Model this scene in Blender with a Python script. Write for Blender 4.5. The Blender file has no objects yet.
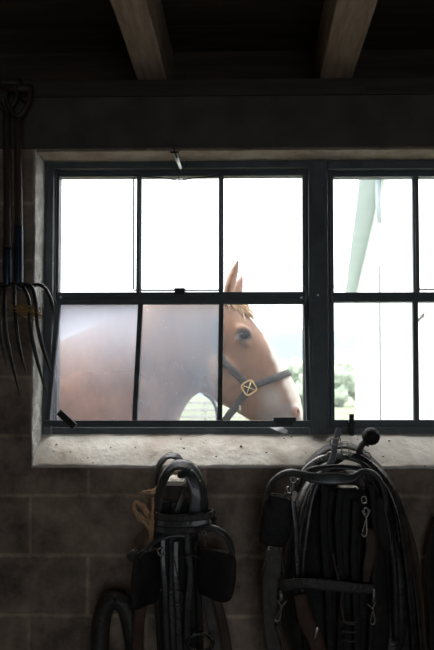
import bpy, bmesh, math, random
from mathutils import Vector, Matrix, noise
from mathutils.bvhtree import BVHTree

random.seed(7)
sc = bpy.context.scene
COL = sc.collection
PI = math.pi
R = math.radians

# ---------------------------------------------------------------- camera
F = 632.0                       # focal length in pixels of the 434x650 frame
PITCH, YAW = R(2.2), R(1.0)
EYE = Vector((0.0, 0.0, 1.5))
AX, AY = 239.0, 371.0           # optical axis in the frame
cd = bpy.data.cameras.new('camera')
cam = bpy.data.objects.new('camera', cd)
COL.objects.link(cam)
cd.sensor_fit = 'AUTO'; cd.sensor_width = 36.0
cd.lens = 36.0 * F / 650.0
cd.shift_x = -(AX - 217.0) / 650.0
cd.shift_y = (AY - 325.0) / 650.0
cd.dof.use_dof = True; cd.dof.focus_distance = 2.3; cd.dof.aperture_fstop = 4.0
cd.clip_start = 0.05; cd.clip_end = 3000
cam.location = EYE
cam.rotation_euler = (R(90) + PITCH, 0, YAW)
sc.camera = cam
CROT = cam.rotation_euler.to_matrix()

def P(px, py, Y):
    """point of the place at distance Y in front of the eye, seen at frame pixel px, py"""
    d = CROT @ Vector(((px - AX) / F, -(py - AY) / F, -1.0))
    return EYE + d * (Y / d.y)

# ---------------------------------------------------------------- world, lights, exposure
world = bpy.data.worlds.new('overcast_sky'); sc.world = world
world.use_nodes = True
wn = world.node_tree; wn.nodes.clear()
wo = wn.nodes.new('ShaderNodeOutputWorld'); bg = wn.nodes.new('ShaderNodeBackground')
tc = wn.nodes.new('ShaderNodeTexCoord'); sp = wn.nodes.new('ShaderNodeSeparateXYZ')
cr = wn.nodes.new('ShaderNodeValToRGB')
cr.color_ramp.elements[0].position = 0.0; cr.color_ramp.elements[0].color = (0.80, 0.90, 0.98, 1)
cr.color_ramp.elements[1].position = 0.5; cr.color_ramp.elements[1].color = (1.0, 0.99, 0.97, 1)
wn.links.new(tc.outputs['Generated'], sp.inputs[0]); wn.links.new(sp.outputs['Z'], cr.inputs[0])
wn.links.new(cr.outputs[0], bg.inputs['Color'])
# overcast sky: three times brighter overhead than at the horizon
ml = wn.nodes.new('ShaderNodeMapRange'); ml.inputs['From Min'].default_value = 0.0; ml.inputs['From Max'].default_value = 1.0
ml.inputs['To Min'].default_value = 2.1; ml.inputs['To Max'].default_value = 9.5
ml.interpolation_type = 'SMOOTHSTEP'
wn.links.new(sp.outputs['Z'], ml.inputs[0]); wn.links.new(ml.outputs[0], bg.inputs['Strength'])
wn.links.new(bg.outputs[0], wo.inputs[0])

def area(name, loc, rot, sx, sy, power, color=(1, 1, 1), portal=False):
    l = bpy.data.lights.new(name, 'AREA'); l.shape = 'RECTANGLE'; l.size = sx; l.size_y = sy
    l.energy = power; l.color = color
    if portal: l.cycles.is_portal = True
    o = bpy.data.objects.new(name, l); o.location = loc; o.rotation_euler = rot
    COL.objects.link(o); return o
# window opening portal (helps sampling the sky), and another for the unseen doorway behind, put in for fill light
area('window_portal', (0.48, 2.46, 1.85), (R(-90), 0, 0), 2.5, 1.1, 1, portal=True)
area('fill_doorway_portal', (0.8, -3.1, 1.05), (R(90), 0, 0), 1.5, 2.1, 1, portal=True)
sc.view_settings.view_transform = 'Standard'; sc.view_settings.look = 'None'
sc.view_settings.exposure = 0.0; sc.view_settings.gamma = 1.0
sc.view_settings.use_curve_mapping = False
sc.cycles.use_denoising = True
sc.cycles.sample_clamp_indirect = 6.0

# ---------------------------------------------------------------- materials
def mat(name, c1, c2=None, scale=8.0, rough=0.7, metal=0.0, bump=0.0, bscale=None, stretch=(1, 1, 1),
        spec=0.5, r2=None, detail=6.0, lo=0.35, hi=0.65, coat=0.0):
    m = bpy.data.materials.new(name); m.use_nodes = True
    nt = m.node_tree; b = nt.nodes['Principled BSDF']
    N = nt.nodes.new; L = nt.links.new
    t = N('ShaderNodeTexCoord'); mp = N('ShaderNodeMapping'); mp.inputs['Scale'].default_value = stretch
    L(t.outputs['Object'], mp.inputs[0])
    n = N('ShaderNodeTexNoise'); n.inputs['Scale'].default_value = scale; n.inputs['Detail'].default_value = detail
    L(mp.outputs[0], n.inputs['Vector'])
    rp = N('ShaderNodeValToRGB'); rp.color_ramp.elements[0].position = lo; rp.color_ramp.elements[1].position = hi
    rp.color_ramp.elements[0].color = (*c1, 1); rp.color_ramp.elements[1].color = (*(c2 or c1), 1)
    L(n.outputs['Fac'], rp.inputs[0]); L(rp.outputs[0], b.inputs['Base Color'])
    b.inputs['Roughness'].default_value = rough; b.inputs['Metallic'].default_value = metal
    b.inputs['Specular IOR Level'].default_value = spec
    b.inputs['Coat Weight'].default_value = coat
    if r2 is not None:
        mr = N('ShaderNodeMapRange'); mr.inputs['From Min'].default_value = lo; mr.inputs['From Max'].default_value = hi
        mr.inputs['To Min'].default_value = rough; mr.inputs['To Max'].default_value = r2
        L(n.outputs['Fac'], mr.inputs[0]); L(mr.outputs[0], b.inputs['Roughness'])
    if bump:
        n2 = N('ShaderNodeTexNoise'); n2.inputs['Scale'].default_value = bscale or scale * 4; n2.inputs['Detail'].default_value = 8
        L(mp.outputs[0], n2.inputs['Vector'])
        bp = N('ShaderNodeBump'); bp.inputs['Strength'].default_value = bump; bp.inputs['Distance'].default_value = 0.01
        L(n2.outputs['Fac'], bp.inputs['Height']); L(bp.outputs[0], b.inputs['Normal'])
    return m

def block_mat():
    m = bpy.data.materials.new('dirty_concrete_block'); m.use_nodes = True
    nt = m.node_tree; b = nt.nodes['Principled BSDF']; N = nt.nodes.new; L = nt.links.new
    t = N('ShaderNodeTexCoord'); s = N('ShaderNodeSeparateXYZ'); c = N('ShaderNodeCombineXYZ')
    L(t.outputs['Object'], s.inputs[0])
    a1 = N('ShaderNodeMath'); a1.operation = 'ADD'; a1.inputs[1].default_value = JX
    a2 = N('ShaderNodeMath'); a2.operation = 'ADD'; a2.inputs[1].default_value = JZ
    L(s.outputs['X'], a1.inputs[0]); L(s.outputs['Z'], a2.inputs[0])
    wob = N('ShaderNodeTexNoise'); wob.inputs['Scale'].default_value = 14; L(t.outputs['Object'], wob.inputs['Vector'])
    wm = N('ShaderNodeMath'); wm.operation = 'MULTIPLY_ADD'; wm.inputs[1].default_value = 0.012
    L(wob.outputs['Fac'], wm.inputs[0]); L(a2.outputs[0], wm.inputs[2])
    L(a1.outputs[0], c.inputs['X']); L(wm.outputs[0], c.inputs['Y'])
    br = N('ShaderNodeTexBrick'); br.offset = 0.5; br.squash = 1.0
    br.inputs['Scale'].default_value = 1.0; br.inputs['Brick Width'].default_value = 0.404
    br.inputs['Row Height'].default_value = 0.2055; br.inputs['Mortar Size'].default_value = 0.011
    br.inputs['Mortar Smooth'].default_value = 0.7; br.inputs['Bias'].default_value = 0.0
    br.inputs['Color1'].default_value = (0.37, 0.295, 0.24, 1); br.inputs['Color2'].default_value = (0.30, 0.24, 0.197, 1)
    br.inputs['Mortar'].default_value = (0.50, 0.40, 0.315, 1)
    L(c.outputs[0], br.inputs['Vector'])
    n = N('ShaderNodeTexNoise'); n.inputs['Scale'].default_value = 7; n.inputs['Detail'].default_value = 10; n.inputs['Roughness'].default_value = 0.7
    L(t.outputs['Object'], n.inputs['Vector'])
    rp = N('ShaderNodeValToRGB'); rp.color_ramp.elements[0].position = 0.36; rp.color_ramp.elements[0].color = (0.42, 0.40, 0.38, 1)
    rp.color_ramp.elements[1].position = 0.68; rp.color_ramp.elements[1].color = (1.35, 1.3, 1.22, 1)
    L(n.outputs['Fac'], rp.inputs[0])
    mx = N('ShaderNodeMix'); mx.data_type = 'RGBA'; mx.blend_type = 'MULTIPLY'; mx.inputs['Factor'].default_value = 1
    L(br.outputs['Color'], mx.inputs['A']); L(rp.outputs[0], mx.inputs['B'])
    # crumbs of white lime
    v = N('ShaderNodeTexNoise'); v.inputs['Scale'].default_value = 90; v.inputs['Detail'].default_value = 3; L(t.outputs['Object'], v.inputs['Vector'])
    vr = N('ShaderNodeValToRGB'); vr.color_ramp.elements[0].position = 0.70; vr.color_ramp.elements[1].position = 0.78
    L(v.outputs['Fac'], vr.inputs[0])
    m2 = N('ShaderNodeMix'); m2.data_type = 'RGBA'; m2.inputs['B'].default_value = (0.5, 0.43, 0.36, 1)
    L(vr.outputs[0], m2.inputs['Factor']); L(mx.outputs['Result'], m2.inputs['A'])
    L(m2.outputs['Result'], b.inputs['Base Color'])
    b.inputs['Roughness'].default_value = 0.92
    bp = N('ShaderNodeBump'); bp.inputs['Strength'].default_value = 0.6; bp.inputs['Distance'].default_value = 0.006
    inv = N('ShaderNodeMath'); inv.operation = 'SUBTRACT'; inv.inputs[0].default_value = 1.0
    L(br.outputs['Fac'], inv.inputs[1])
    ad = N('ShaderNodeMath'); ad.operation = 'MULTIPLY_ADD'; ad.inputs[1].default_value = 0.9
    n3 = N('ShaderNodeTexNoise'); n3.inputs['Scale'].default_value = 60; n3.inputs['Detail'].default_value = 6; L(t.outputs['Object'], n3.inputs['Vector'])
    L(n3.outputs['Fac'], ad.inputs[0]); L(inv.outputs[0], ad.inputs[2])
    L(ad.outputs[0], bp.inputs['Height']); L(bp.outputs[0], b.inputs['Normal'])
    return m

def glass_mat(name, lo, hi, scale=3.0, tint=(0.82, 0.88, 1.0), streak=(1, 1, 0.4), top=0.0, zlo=0.12):
    m = bpy.data.materials.new(name); m.use_nodes = True
    nt = m.node_tree; nt.nodes.clear(); N = nt.nodes.new; L = nt.links.new
    out = N('ShaderNodeOutputMaterial')
    tr = N('ShaderNodeBsdfTransparent'); tl = N('ShaderNodeBsdfTranslucent'); df = N('ShaderNodeBsdfDiffuse')
    tl.inputs['Color'].default_value = (*tint, 1); df.inputs['Color'].default_value = (0.5, 0.5, 0.5, 1)
    mx0 = N('ShaderNodeMixShader'); mx0.inputs[0].default_value = 0.2
    L(tl.outputs[0], mx0.inputs[1]); L(df.outputs[0], mx0.inputs[2])
    t = N('ShaderNodeTexCoord'); mp = N('ShaderNodeMapping'); mp.inputs['Scale'].default_value = streak
    L(t.outputs['Object'], mp.inputs[0])
    n = N('ShaderNodeTexNoise'); n.inputs['Scale'].default_value = scale; n.inputs['Detail'].default_value = 7
    n.inputs['Roughness'].default_value = 0.6; n.inputs['Distortion'].default_value = 0.6
    L(mp.outputs[0], n.inputs['Vector'])
    mr = N('ShaderNodeMapRange'); mr.inputs['From Min'].default_value = 0.22; mr.inputs['From Max'].default_value = 0.78
    mr.inputs['To Min'].default_value = lo; mr.inputs['To Max'].default_value = hi
    L(n.outputs['Fac'], mr.inputs[0])
    sn = N('ShaderNodeTexNoise'); sn.inputs['Scale'].default_value = 70; sn.inputs['Detail'].default_value = 2
    L(t.outputs['Object'], sn.inputs['Vector'])
    sr = N('ShaderNodeMapRange'); sr.inputs['From Min'].default_value = 0.70; sr.inputs['From Max'].default_value = 0.76
    sr.inputs['To Min'].default_value = 0.0; sr.inputs['To Max'].default_value = hi * 0.5
    L(sn.outputs['Fac'], sr.inputs[0])
    ad = N('ShaderNodeMath'); ad.operation = 'ADD'; L(mr.outputs[0], ad.inputs[0]); L(sr.outputs[0], ad.inputs[1])
    # glare over the upper part of the pane, painted as a thickening veil
    sx = N('ShaderNodeSeparateXYZ'); L(t.outputs['Object'], sx.inputs[0])
    tz = N('ShaderNodeMapRange'); tz.inputs['From Min'].default_value = zlo; tz.inputs['From Max'].default_value = 0.50
    tz.inputs['To Min'].default_value = 0.0; tz.inputs['To Max'].default_value = top; tz.interpolation_type = 'SMOOTHSTEP'
    L(sx.outputs['Z'], tz.inputs[0])
    a2 = N('ShaderNodeMath'); a2.operation = 'ADD'; a2.use_clamp = True; L(ad.outputs[0], a2.inputs[0]); L(tz.outputs[0], a2.inputs[1]); ad = a2
    mx = N('ShaderNodeMixShader'); L(ad.outputs[0], mx.inputs[0]); L(tr.outputs[0], mx.inputs[1]); L(mx0.outputs[0], mx.inputs[2])
    gl = N('ShaderNodeBsdfGlossy'); gl.inputs['Roughness'].default_value = 0.03
    mx2 = N('ShaderNodeMixShader'); mx2.inputs[0].default_value = 0.04
    L(mx.outputs[0], mx2.inputs[1]); L(gl.outputs[0], mx2.inputs[2]); L(mx2.outputs[0], out.inputs[0])
    return m

JX = 0.56 + 0.404 * 5        # a vertical joint at x = -0.56
JZ = -(1.5 - 0.553) + 0.2055 * 10 - 0.006
M = {
 'block': block_mat(),
 'sill': mat('rough_limewashed_sill', (0.62, 0.53, 0.44), (0.90, 0.85, 0.77), 7, 0.9, bump=0.35, bscale=45, lo=0.3, hi=0.58),
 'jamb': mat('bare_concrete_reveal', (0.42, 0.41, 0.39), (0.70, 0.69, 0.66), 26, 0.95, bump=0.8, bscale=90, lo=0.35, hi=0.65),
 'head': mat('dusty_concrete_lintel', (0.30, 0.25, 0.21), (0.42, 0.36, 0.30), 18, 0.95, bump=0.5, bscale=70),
 'steel': mat('weathered_dark_steel', (0.070, 0.084, 0.091), (0.115, 0.134, 0.143), 14, 0.42, metal=0.0, bump=0.15, bscale=60, r2=0.6),
 'steel2': mat('black_painted_steel', (0.012, 0.013, 0.014), (0.03, 0.031, 0.032), 25, 0.5, bump=0.2),
 'steelgrey': mat('grey_painted_steel', (0.12, 0.135, 0.14), (0.2, 0.215, 0.22), 20, 0.5, bump=0.2),
 'bolt': mat('bright_zinc', (0.8, 0.82, 0.85), (0.9, 0.9, 0.9), 20, 0.3, metal=0.4),
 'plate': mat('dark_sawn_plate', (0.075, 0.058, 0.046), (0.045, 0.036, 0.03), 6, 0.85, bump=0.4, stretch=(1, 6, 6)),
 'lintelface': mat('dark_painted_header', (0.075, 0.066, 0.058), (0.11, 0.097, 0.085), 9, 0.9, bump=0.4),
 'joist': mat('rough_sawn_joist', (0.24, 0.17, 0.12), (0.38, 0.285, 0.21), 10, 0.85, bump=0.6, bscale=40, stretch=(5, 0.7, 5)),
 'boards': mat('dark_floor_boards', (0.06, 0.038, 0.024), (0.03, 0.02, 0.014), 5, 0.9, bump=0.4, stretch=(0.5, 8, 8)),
 'floor': mat('dirty_concrete_floor', (0.07, 0.055, 0.045), (0.11, 0.09, 0.075), 4, 0.9, bump=0.4),
 'leather': mat('black_harness_leather', (0.012, 0.012, 0.013), (0.03, 0.028, 0.027), 30, 0.30, bump=0.25, bscale=120, r2=0.45, spec=0.7, coat=0.3),
 'leather2': mat('worn_black_leather', (0.022, 0.021, 0.021), (0.055, 0.05, 0.046), 22, 0.42, bump=0.35, bscale=90, r2=0.6),
 'leatherm': mat('matt_dark_leather', (0.010, 0.010, 0.010), (0.022, 0.020, 0.019), 20, 0.62, bump=0.3, bscale=90, spec=0.3),
 'brown': mat('dry_brown_leather', (0.045, 0.028, 0.02), (0.085, 0.055, 0.038), 18, 0.65, bump=0.4),
 'red': mat('red_brown_leather', (0.055, 0.027, 0.019), (0.085, 0.044, 0.031), 18, 0.7, bump=0.3),
 'patent': mat('polished_black_leather', (0.014, 0.014, 0.016), (0.03, 0.03, 0.032), 30, 0.24, bump=0.06, bscale=60, spec=0.8, coat=0.5, r2=.32),
 'greypad': mat('grey_felt_pad', (0.075, 0.072, 0.068), (0.13, 0.123, 0.115), 30, 0.85, bump=0.5),
 'nickel': mat('tarnished_nickel', (0.42, 0.39, 0.35), (0.26, 0.24, 0.22), 30, 0.3, metal=1.0),
 'twine': mat('baling_twine', (0.55, 0.33, 0.17), (0.78, 0.52, 0.30), 40, 0.9),
 'straw': mat('yellow_straw', (0.30, 0.19, 0.07), (0.45, 0.30, 0.11), 30, 0.85),
 'wood': mat('worn_wood_handle', (0.035, 0.02, 0.015), (0.06, 0.036, 0.026), 8, 0.5, stretch=(8, 8, 1), bump=0.2),
 'peg': mat('pale_lit_wood_peg', (0.62, 0.55, 0.47), (0.78, 0.70, 0.62), 12, 0.8, bump=0.4),
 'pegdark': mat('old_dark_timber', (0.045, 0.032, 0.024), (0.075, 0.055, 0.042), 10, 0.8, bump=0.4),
 'satin': mat('satin_worn_black_leather', (0.032, 0.033, 0.035), (0.06, 0.06, 0.062), 26, 0.36, bump=0.08, bscale=60, spec=0.7, coat=0.35, r2=.46),
 'greystrap': mat('sun_bleached_grey_leather', (0.17, 0.185, 0.20), (0.28, 0.30, 0.32), 26, 0.45, bump=0.2),
 'iron': mat('forged_dark_iron', (0.022, 0.021, 0.021), (0.05, 0.045, 0.042), 30, 0.45, metal=0.3, bump=0.3),
 'ferrule': mat('blued_steel_socket', (0.02, 0.03, 0.05), (0.04, 0.055, 0.08), 12, 0.3, metal=0.5),
 'grass': mat('pasture_grass', (0.075, 0.10, 0.052), (0.13, 0.15, 0.09), 0.35, 0.95, bump=0.3, stretch=(1, 1, 1)),
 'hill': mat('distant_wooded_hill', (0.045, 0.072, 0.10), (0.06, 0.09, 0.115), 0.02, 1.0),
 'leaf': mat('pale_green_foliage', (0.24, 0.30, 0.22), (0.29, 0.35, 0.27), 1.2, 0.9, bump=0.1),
 'bark': mat('tree_bark', (0.10, 0.08, 0.06), (0.18, 0.14, 0.11), 4, 0.95, bump=0.5),
 'fence': mat('weathered_white_fence', (0.26, 0.255, 0.24), (0.36, 0.35, 0.33), 5, 0.8),
 'white': mat('white_barn_siding', (0.84, 0.86, 0.88), (0.90, 0.91, 0.92), 2, 0.7, bump=0.1),
 'soffit': mat('grey_green_soffit', (0.50, 0.56, 0.60), (0.55, 0.61, 0.65), 3, 0.7),
 'roof': mat('grey_metal_roof', (0.4, 0.42, 0.44), (0.5, 0.52, 0.54), 3, 0.5),
 'hair': mat('flaxen_hair', (0.50, 0.34, 0.21), (0.74, 0.56, 0.38), 30, 0.6, stretch=(1, 1, 1)),
 'eye': mat('dark_glossy_eye', (0.010, 0.011, 0.016), (0.02, 0.02, 0.03), 30, 0.08),
 'halter': mat('dark_webbing_halter', (0.022, 0.020, 0.019), (0.045, 0.040, 0.037), 60, 0.6, bump=0.4, bscale=150),
 'brass': mat('brass_fitting', (0.62, 0.46, 0.20), (0.75, 0.58, 0.30), 30, 0.3, metal=0.9),
 'hoof': mat('hoof_horn', (0.12, 0.10, 0.08), (0.2, 0.17, 0.14), 10, 0.6),
 'grit': mat('dark_crumbs', (0.05, 0.04, 0.03), (0.12, 0.09, 0.07), 50, 0.9),
 'g_clean': glass_mat('clear_window_glass', 0.01, 0.03),
 'g_head': glass_mat('lightly_dusty_glass', 0.045, 0.08, 4),
 'g_mid': glass_mat('cloudy_dusty_glare_glass', 0.26, 0.42, 3.2, (0.50, 0.58, 0.72), (1, 1, 0.5), top=0.25),
 'g_left': glass_mat('streaky_dusty_glare_glass', 0.12, 0.36, 4.0, (0.60, 0.63, 0.76), (1, 1, 0.6), top=0.8, zlo=0.10),
}

# ---------------------------------------------------------------- mesh helpers
def tag(o, label=None, cat=None, group=None, kind=None):
    if label: o['label'] = label
    if cat: o['category'] = cat
    if group: o['group'] = group
    if kind: o['kind'] = kind
    return o

def empty(name, loc, label=None, cat=None, group=None, kind=None):
    o = bpy.data.objects.new(name, None); COL.objects.link(o); o.location = loc
    o.empty_display_size = 0.05
    return tag(o, label, cat, group, kind)

def build(name, bm, m, parent=None, smooth=True, bevel=0.0, sub=0):
    me = bpy.data.meshes.new(name)
    bmesh.ops.recalc_face_normals(bm, faces=bm.faces)
    off = None
    bm.to_mesh(me); bm.free()
    for mm in (m if isinstance(m, (list, tuple)) else [m]): me.materials.append(M[mm] if isinstance(mm, str) else mm)
    if smooth:
        for p in me.polygons: p.use_smooth = True
    o = bpy.data.objects.new(name, me); COL.objects.link(o)
    if parent is not None:
        o.parent = parent
        top = parent; off = Vector((0, 0, 0))
        while top is not None: off += top.location; top = top.parent
        me.transform(Matrix.Translation(-off))
    if bevel:
        b = o.modifiers.new('bevel', 'BEVEL'); b.width = bevel; b.segments = 2; b.limit_method = 'ANGLE'
    if sub:
        s = o.modifiers.new('sub', 'SUBSURF'); s.levels = sub; s.render_levels = sub
    return o

def box(bm, a, b, mi=0):
    x0, x1 = sorted((a[0], b[0])); y0, y1 = sorted((a[1], b[1])); z0, z1 = sorted((a[2], b[2]))
    v = [bm.verts.new(c) for c in ((x0,y0,z0),(x1,y0,z0),(x1,y1,z0),(x0,y1,z0),(x0,y0,z1),(x1,y0,z1),(x1,y1,z1),(x0,y1,z1))]
    for f in ((0,1,2,3),(4,5,6,7),(0,1,5,4),(1,2,6,5),(2,3,7,6),(3,0,4,7)):
        fc = bm.faces.new([v[i] for i in f]); fc.material_index = mi
    return v

def pbox(bm, x0, y0, x1, y1, Y, depth):
    """box whose front face at Y covers the given rectangle of the frame"""
    a = P(x0, (y0 + y1) / 2, Y); b = P(x1, (y0 + y1) / 2, Y)
    c = P((x0 + x1) / 2, y0, Y); d = P((x0 + x1) / 2, y1, Y)
    return box(bm, (a.x, Y, d.z), (b.x, Y + depth, c.z))

def prism(bm, quad_a, quad_b):
    va = [bm.verts.new(p) for p in quad_a]; vb = [bm.verts.new(p) for p in quad_b]
    n = len(va)
    bm.faces.new(va); bm.faces.new(vb)
    for i in range(n): bm.faces.new([va[i], va[(i+1) % n], vb[(i+1) % n], vb[i]])

def bar(bm, a, b, w, d, wdir=Vector((1, 0, 0))):
    a = Vector(a); b = Vector(b); t = (b - a).normalized()
    u = (wdir - t * wdir.dot(t)).normalized(); v = t.cross(u)
    q = [(-w/2, -d/2), (w/2, -d/2), (w/2, d/2), (-w/2, d/2)]
    prism(bm, [a + u*i + v*j for i, j in q], [b + u*i + v*j for i, j in q])

def spline(pts, n=8, closed=False):
    out = []; L = len(pts)
    def g(i): return pts[i % L] if closed else pts[max(0, min(L-1, i))]
    for i in range(L if closed else L - 1):
        p0, p1, p2, p3 = g(i-1), g(i), g(i+1), g(i+2)
        for k in range(n):
            t = k / n
            out.append(tuple(0.5*((2*b)+(-a+c)*t+(2*a-5*b+4*c-d)*t*t+(-a+3*b-3*c+d)*t**3) for a, b, c, d in zip(p0, p1, p2, p3)))
    if not closed: out.append(tuple(pts[-1]))
    return out

def rings(bm, rs, closed=False, cap=True):
    vs = [[bm.verts.new(p) for p in r] for r in rs]
    n = len(vs[0]); L = len(vs)
    for i in range(L if closed else L - 1):
        a, b = vs[i], vs[(i+1) % L]
        for k in range(n): bm.faces.new([a[k], a[(k+1) % n], b[(k+1) % n], b[k]])
    if cap and not closed:
        bm.faces.new(vs[0]); bm.faces.new(vs[-1])

def tube(bm, pts, r, seg=8, closed=False, n=6, smooth=True):
    """pts: world points; r: number or list"""
    rr = r if isinstance(r, (list, tuple)) else [r] * len(pts)
    q = [(*p, q_) for p, q_ in zip(pts, rr)]
    q = spline(q, n, closed) if smooth else q
    C = [Vector(a[:3]) for a in q]; L = len(C); out = []; ref = None
    for i in range(L):
        if closed: t = C[(i+1) % L] - C[i-1]
        else: t = C[min(i+1, L-1)] - C[max(i-1, 0)]
        t.normalize()
        if ref is None: ref = t.orthogonal().normalized()
        ref = (ref - t * ref.dot(t)).normalized(); b = t.cross(ref)
        out.append([C[i] + (ref*math.cos(2*PI*k/seg) + b*math.sin(2*PI*k/seg)) * q[i][3] for k in range(seg)])
    rings(bm, out, closed)

def ribbon(bm, pts, w, t=0.004, ang=0.0, n=8, closed=False, world=False):
    """strap: pts (px, py, Y) or world points; w width (number or list); ang 0 = broad side to the room,
    90 = edge to the room (number or list)"""
    ww = w if isinstance(w, (list, tuple)) else [w] * len(pts)
    aa = ang if isinstance(ang, (list, tuple)) else [ang] * len(pts)
    W = [Vector(p) if world else P(*p) for p in pts]
    q = spline([(*p, x, y) for p, x, y in zip(W, ww, aa)], n, closed)
    C = [Vector(a[:3]) for a in q]; L = len(C); out = []
    Yv = Vector((0, 1, 0)); last = None
    for i in range(L):
        if closed: tg = C[(i+1) % L] - C[i-1]
        else: tg = C[min(i+1, L-1)] - C[max(i-1, 0)]
        tg.normalize()
        u = Yv.cross(tg)
        u = u.normalized() if u.length > 1e-4 else Vector((1, 0, 0))
        v = tg.cross(u).normalized()            # near the view direction
        a = -R(q[i][4]); u, v = u*math.cos(a) + v*math.sin(a), v*math.cos(a) - u*math.sin(a)
        if last is not None and u.dot(last) < 0: u, v = -u, -v
        last = u
        h = q[i][3] / 2; e = t / 2
        sec = [(-h, 0), (-h*0.94, e*0.8), (-h*0.5, e*1.25), (0, e*1.4), (h*0.5, e*1.25), (h*0.94, e*0.8),
               (h, 0), (h*0.94, -e*0.8), (h*0.5, -e), (0, -e), (-h*0.5, -e), (-h*0.94, -e*0.8)]
        out.append([C[i] + u*x + v*y for x, y in sec])
    rings(bm, out, closed)

def sphere(bm, c, r, seg=20, sc3=(1, 1, 1), rot=None):
    mtx = Matrix.Translation(c) @ (rot or Matrix()) @ Matrix.Diagonal((r*sc3[0], r*sc3[1], r*sc3[2], 1))
    bmesh.ops.create_uvsphere(bm, u_segments=seg, v_segments=max(6, seg//2), radius=1, matrix=mtx)

def panel(bm, outline, t=0.006, bulge=0.0, n=5):
    """leather panel from its outline points (px, py, Y), with thickness and a dished face"""
    o = [P(*p) for p in spline(outline, n, True)]
    c = sum(o, Vector()) / len(o)
    nrm = Vector((0, 0, 0))
    for i in range(len(o)): nrm += (o[i] - c).cross(o[(i+1) % len(o)] - c)
    nrm.normalize()
    if nrm.y > 0: nrm = -nrm
    lv = [1.0, 0.93, 0.7, 0.4]
    for s in (0.5, -0.5):
        rs = []
        for k in lv:
            rs.append([c + (p - c)*k + nrm*(s*t*(1.0 if k < 1 else 0.4) + bulge*(1-k*k)) for p in o])
        vs = [[bm.verts.new(p) for p in r] for r in rs]
        m = len(o)
        for a, b in zip(vs, vs[1:]):
            for i in range(m): bm.faces.new([a[i], a[(i+1) % m], b[(i+1) % m], b[i]])
        bm.faces.new(vs[-1])
        if s > 0: edge = vs[0]
        else:
            for i in range(m): bm.faces.new([edge[i], edge[(i+1) % m], vs[0][(i+1) % m], vs[0][i]])

def buckle(bm, px, py, Y, w, h, r=0.0022, rot=0.0, seg=6):
    c = P(px, py, Y); pts = []
    for i in range(16):
        a = 2*PI*i/16; ca, sa = math.cos(a), math.sin(a)
        x = w/2*math.copysign(abs(ca)**0.45, ca); z = h/2*math.copysign(abs(sa)**0.45, sa)
        pts.append(c + Vector((x*math.cos(rot) - z*math.sin(rot), 0.0, x*math.sin(rot) + z*math.cos(rot))))
    tube(bm, pts, r, seg, True, 2)

B = bmesh.new

# ================================================================ THE ROOM
YI, YO, YW = 2.20, 2.42, 2.33         # inner wall face, outer face, window plane
XL = P(32.5, 300, YI).x               # opening
XR = P(606, 300, YI).x
ZT = P(250, 148.7, YI).z
ZS = P(250, 468.5, YI).z
ZSW = P(250, 433.5, YW).z
ZP = P(250, 80, YI).z                 # underside of the joists
RX0, RX1, RY0 = -1.25, 2.6, -3.0
ZC = ZP + 0.2
DX0, DX1 = 0.05, 1.55  # unseen back doorway, widened for more fill light

bm = B()
box(bm, (RX0 - .2, YI, 0), (XL, YO, ZP)); box(bm, (XR, YI, 0), (RX1 + .2, YO, ZP))
box(bm, (XL, YI, 0), (XR, YO, ZS)); box(bm, (XL, YI, ZT), (XR, YO, ZP))
tag(build('wall_front', bm, 'block', smooth=False), 'dark concrete block wall around and below the windows', kind='structure')
bm = B(); box(bm, (RX0 - .2, RY0, 0), (RX0, YI, ZC)); tag(build('wall_left', bm, 'block', smooth=False), kind='structure')
bm = B(); box(bm, (RX1, RY0, 0), (RX1 + .2, YI, ZC)); tag(build('wall_right', bm, 'block', smooth=False), kind='structure')
bm = B()
box(bm, (RX0 - .2, RY0 - .2, 0), (DX0, RY0, ZC)); box(bm, (DX1, RY0 - .2, 0), (RX1 + .2, RY0, ZC)); box(bm, (DX0, RY0 - .2, 2.1), (DX1, RY0, ZC))
tag(build('wall_back', bm, 'block', smooth=False), kind='structure')
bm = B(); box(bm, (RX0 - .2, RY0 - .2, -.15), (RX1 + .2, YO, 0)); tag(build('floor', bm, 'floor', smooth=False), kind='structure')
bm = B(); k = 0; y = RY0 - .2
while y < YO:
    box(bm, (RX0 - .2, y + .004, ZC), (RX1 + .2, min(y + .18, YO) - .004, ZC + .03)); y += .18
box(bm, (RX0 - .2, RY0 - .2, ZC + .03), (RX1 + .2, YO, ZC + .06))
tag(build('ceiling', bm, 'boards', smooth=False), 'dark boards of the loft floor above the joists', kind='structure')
# rim board behind the joists, wooden wall plate, dark header face
bm = B(); box(bm, (RX0 - .2, YO - .05, ZP), (RX1 + .2, YO, ZC)); tag(build('trim_1', bm, 'boards', smooth=False, bevel=.002), 'dark rim board between the joist ends', kind='structure')
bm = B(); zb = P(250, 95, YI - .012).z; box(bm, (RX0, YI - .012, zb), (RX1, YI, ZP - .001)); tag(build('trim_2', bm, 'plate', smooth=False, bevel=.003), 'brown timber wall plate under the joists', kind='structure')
bm = B(); box(bm, (RX0, YI - .006, ZT + .004), (RX1, YI, zb - .001)); tag(build('trim_3', bm, 'lintelface', smooth=False), 'dark header face above the windows', kind='structure')
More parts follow.
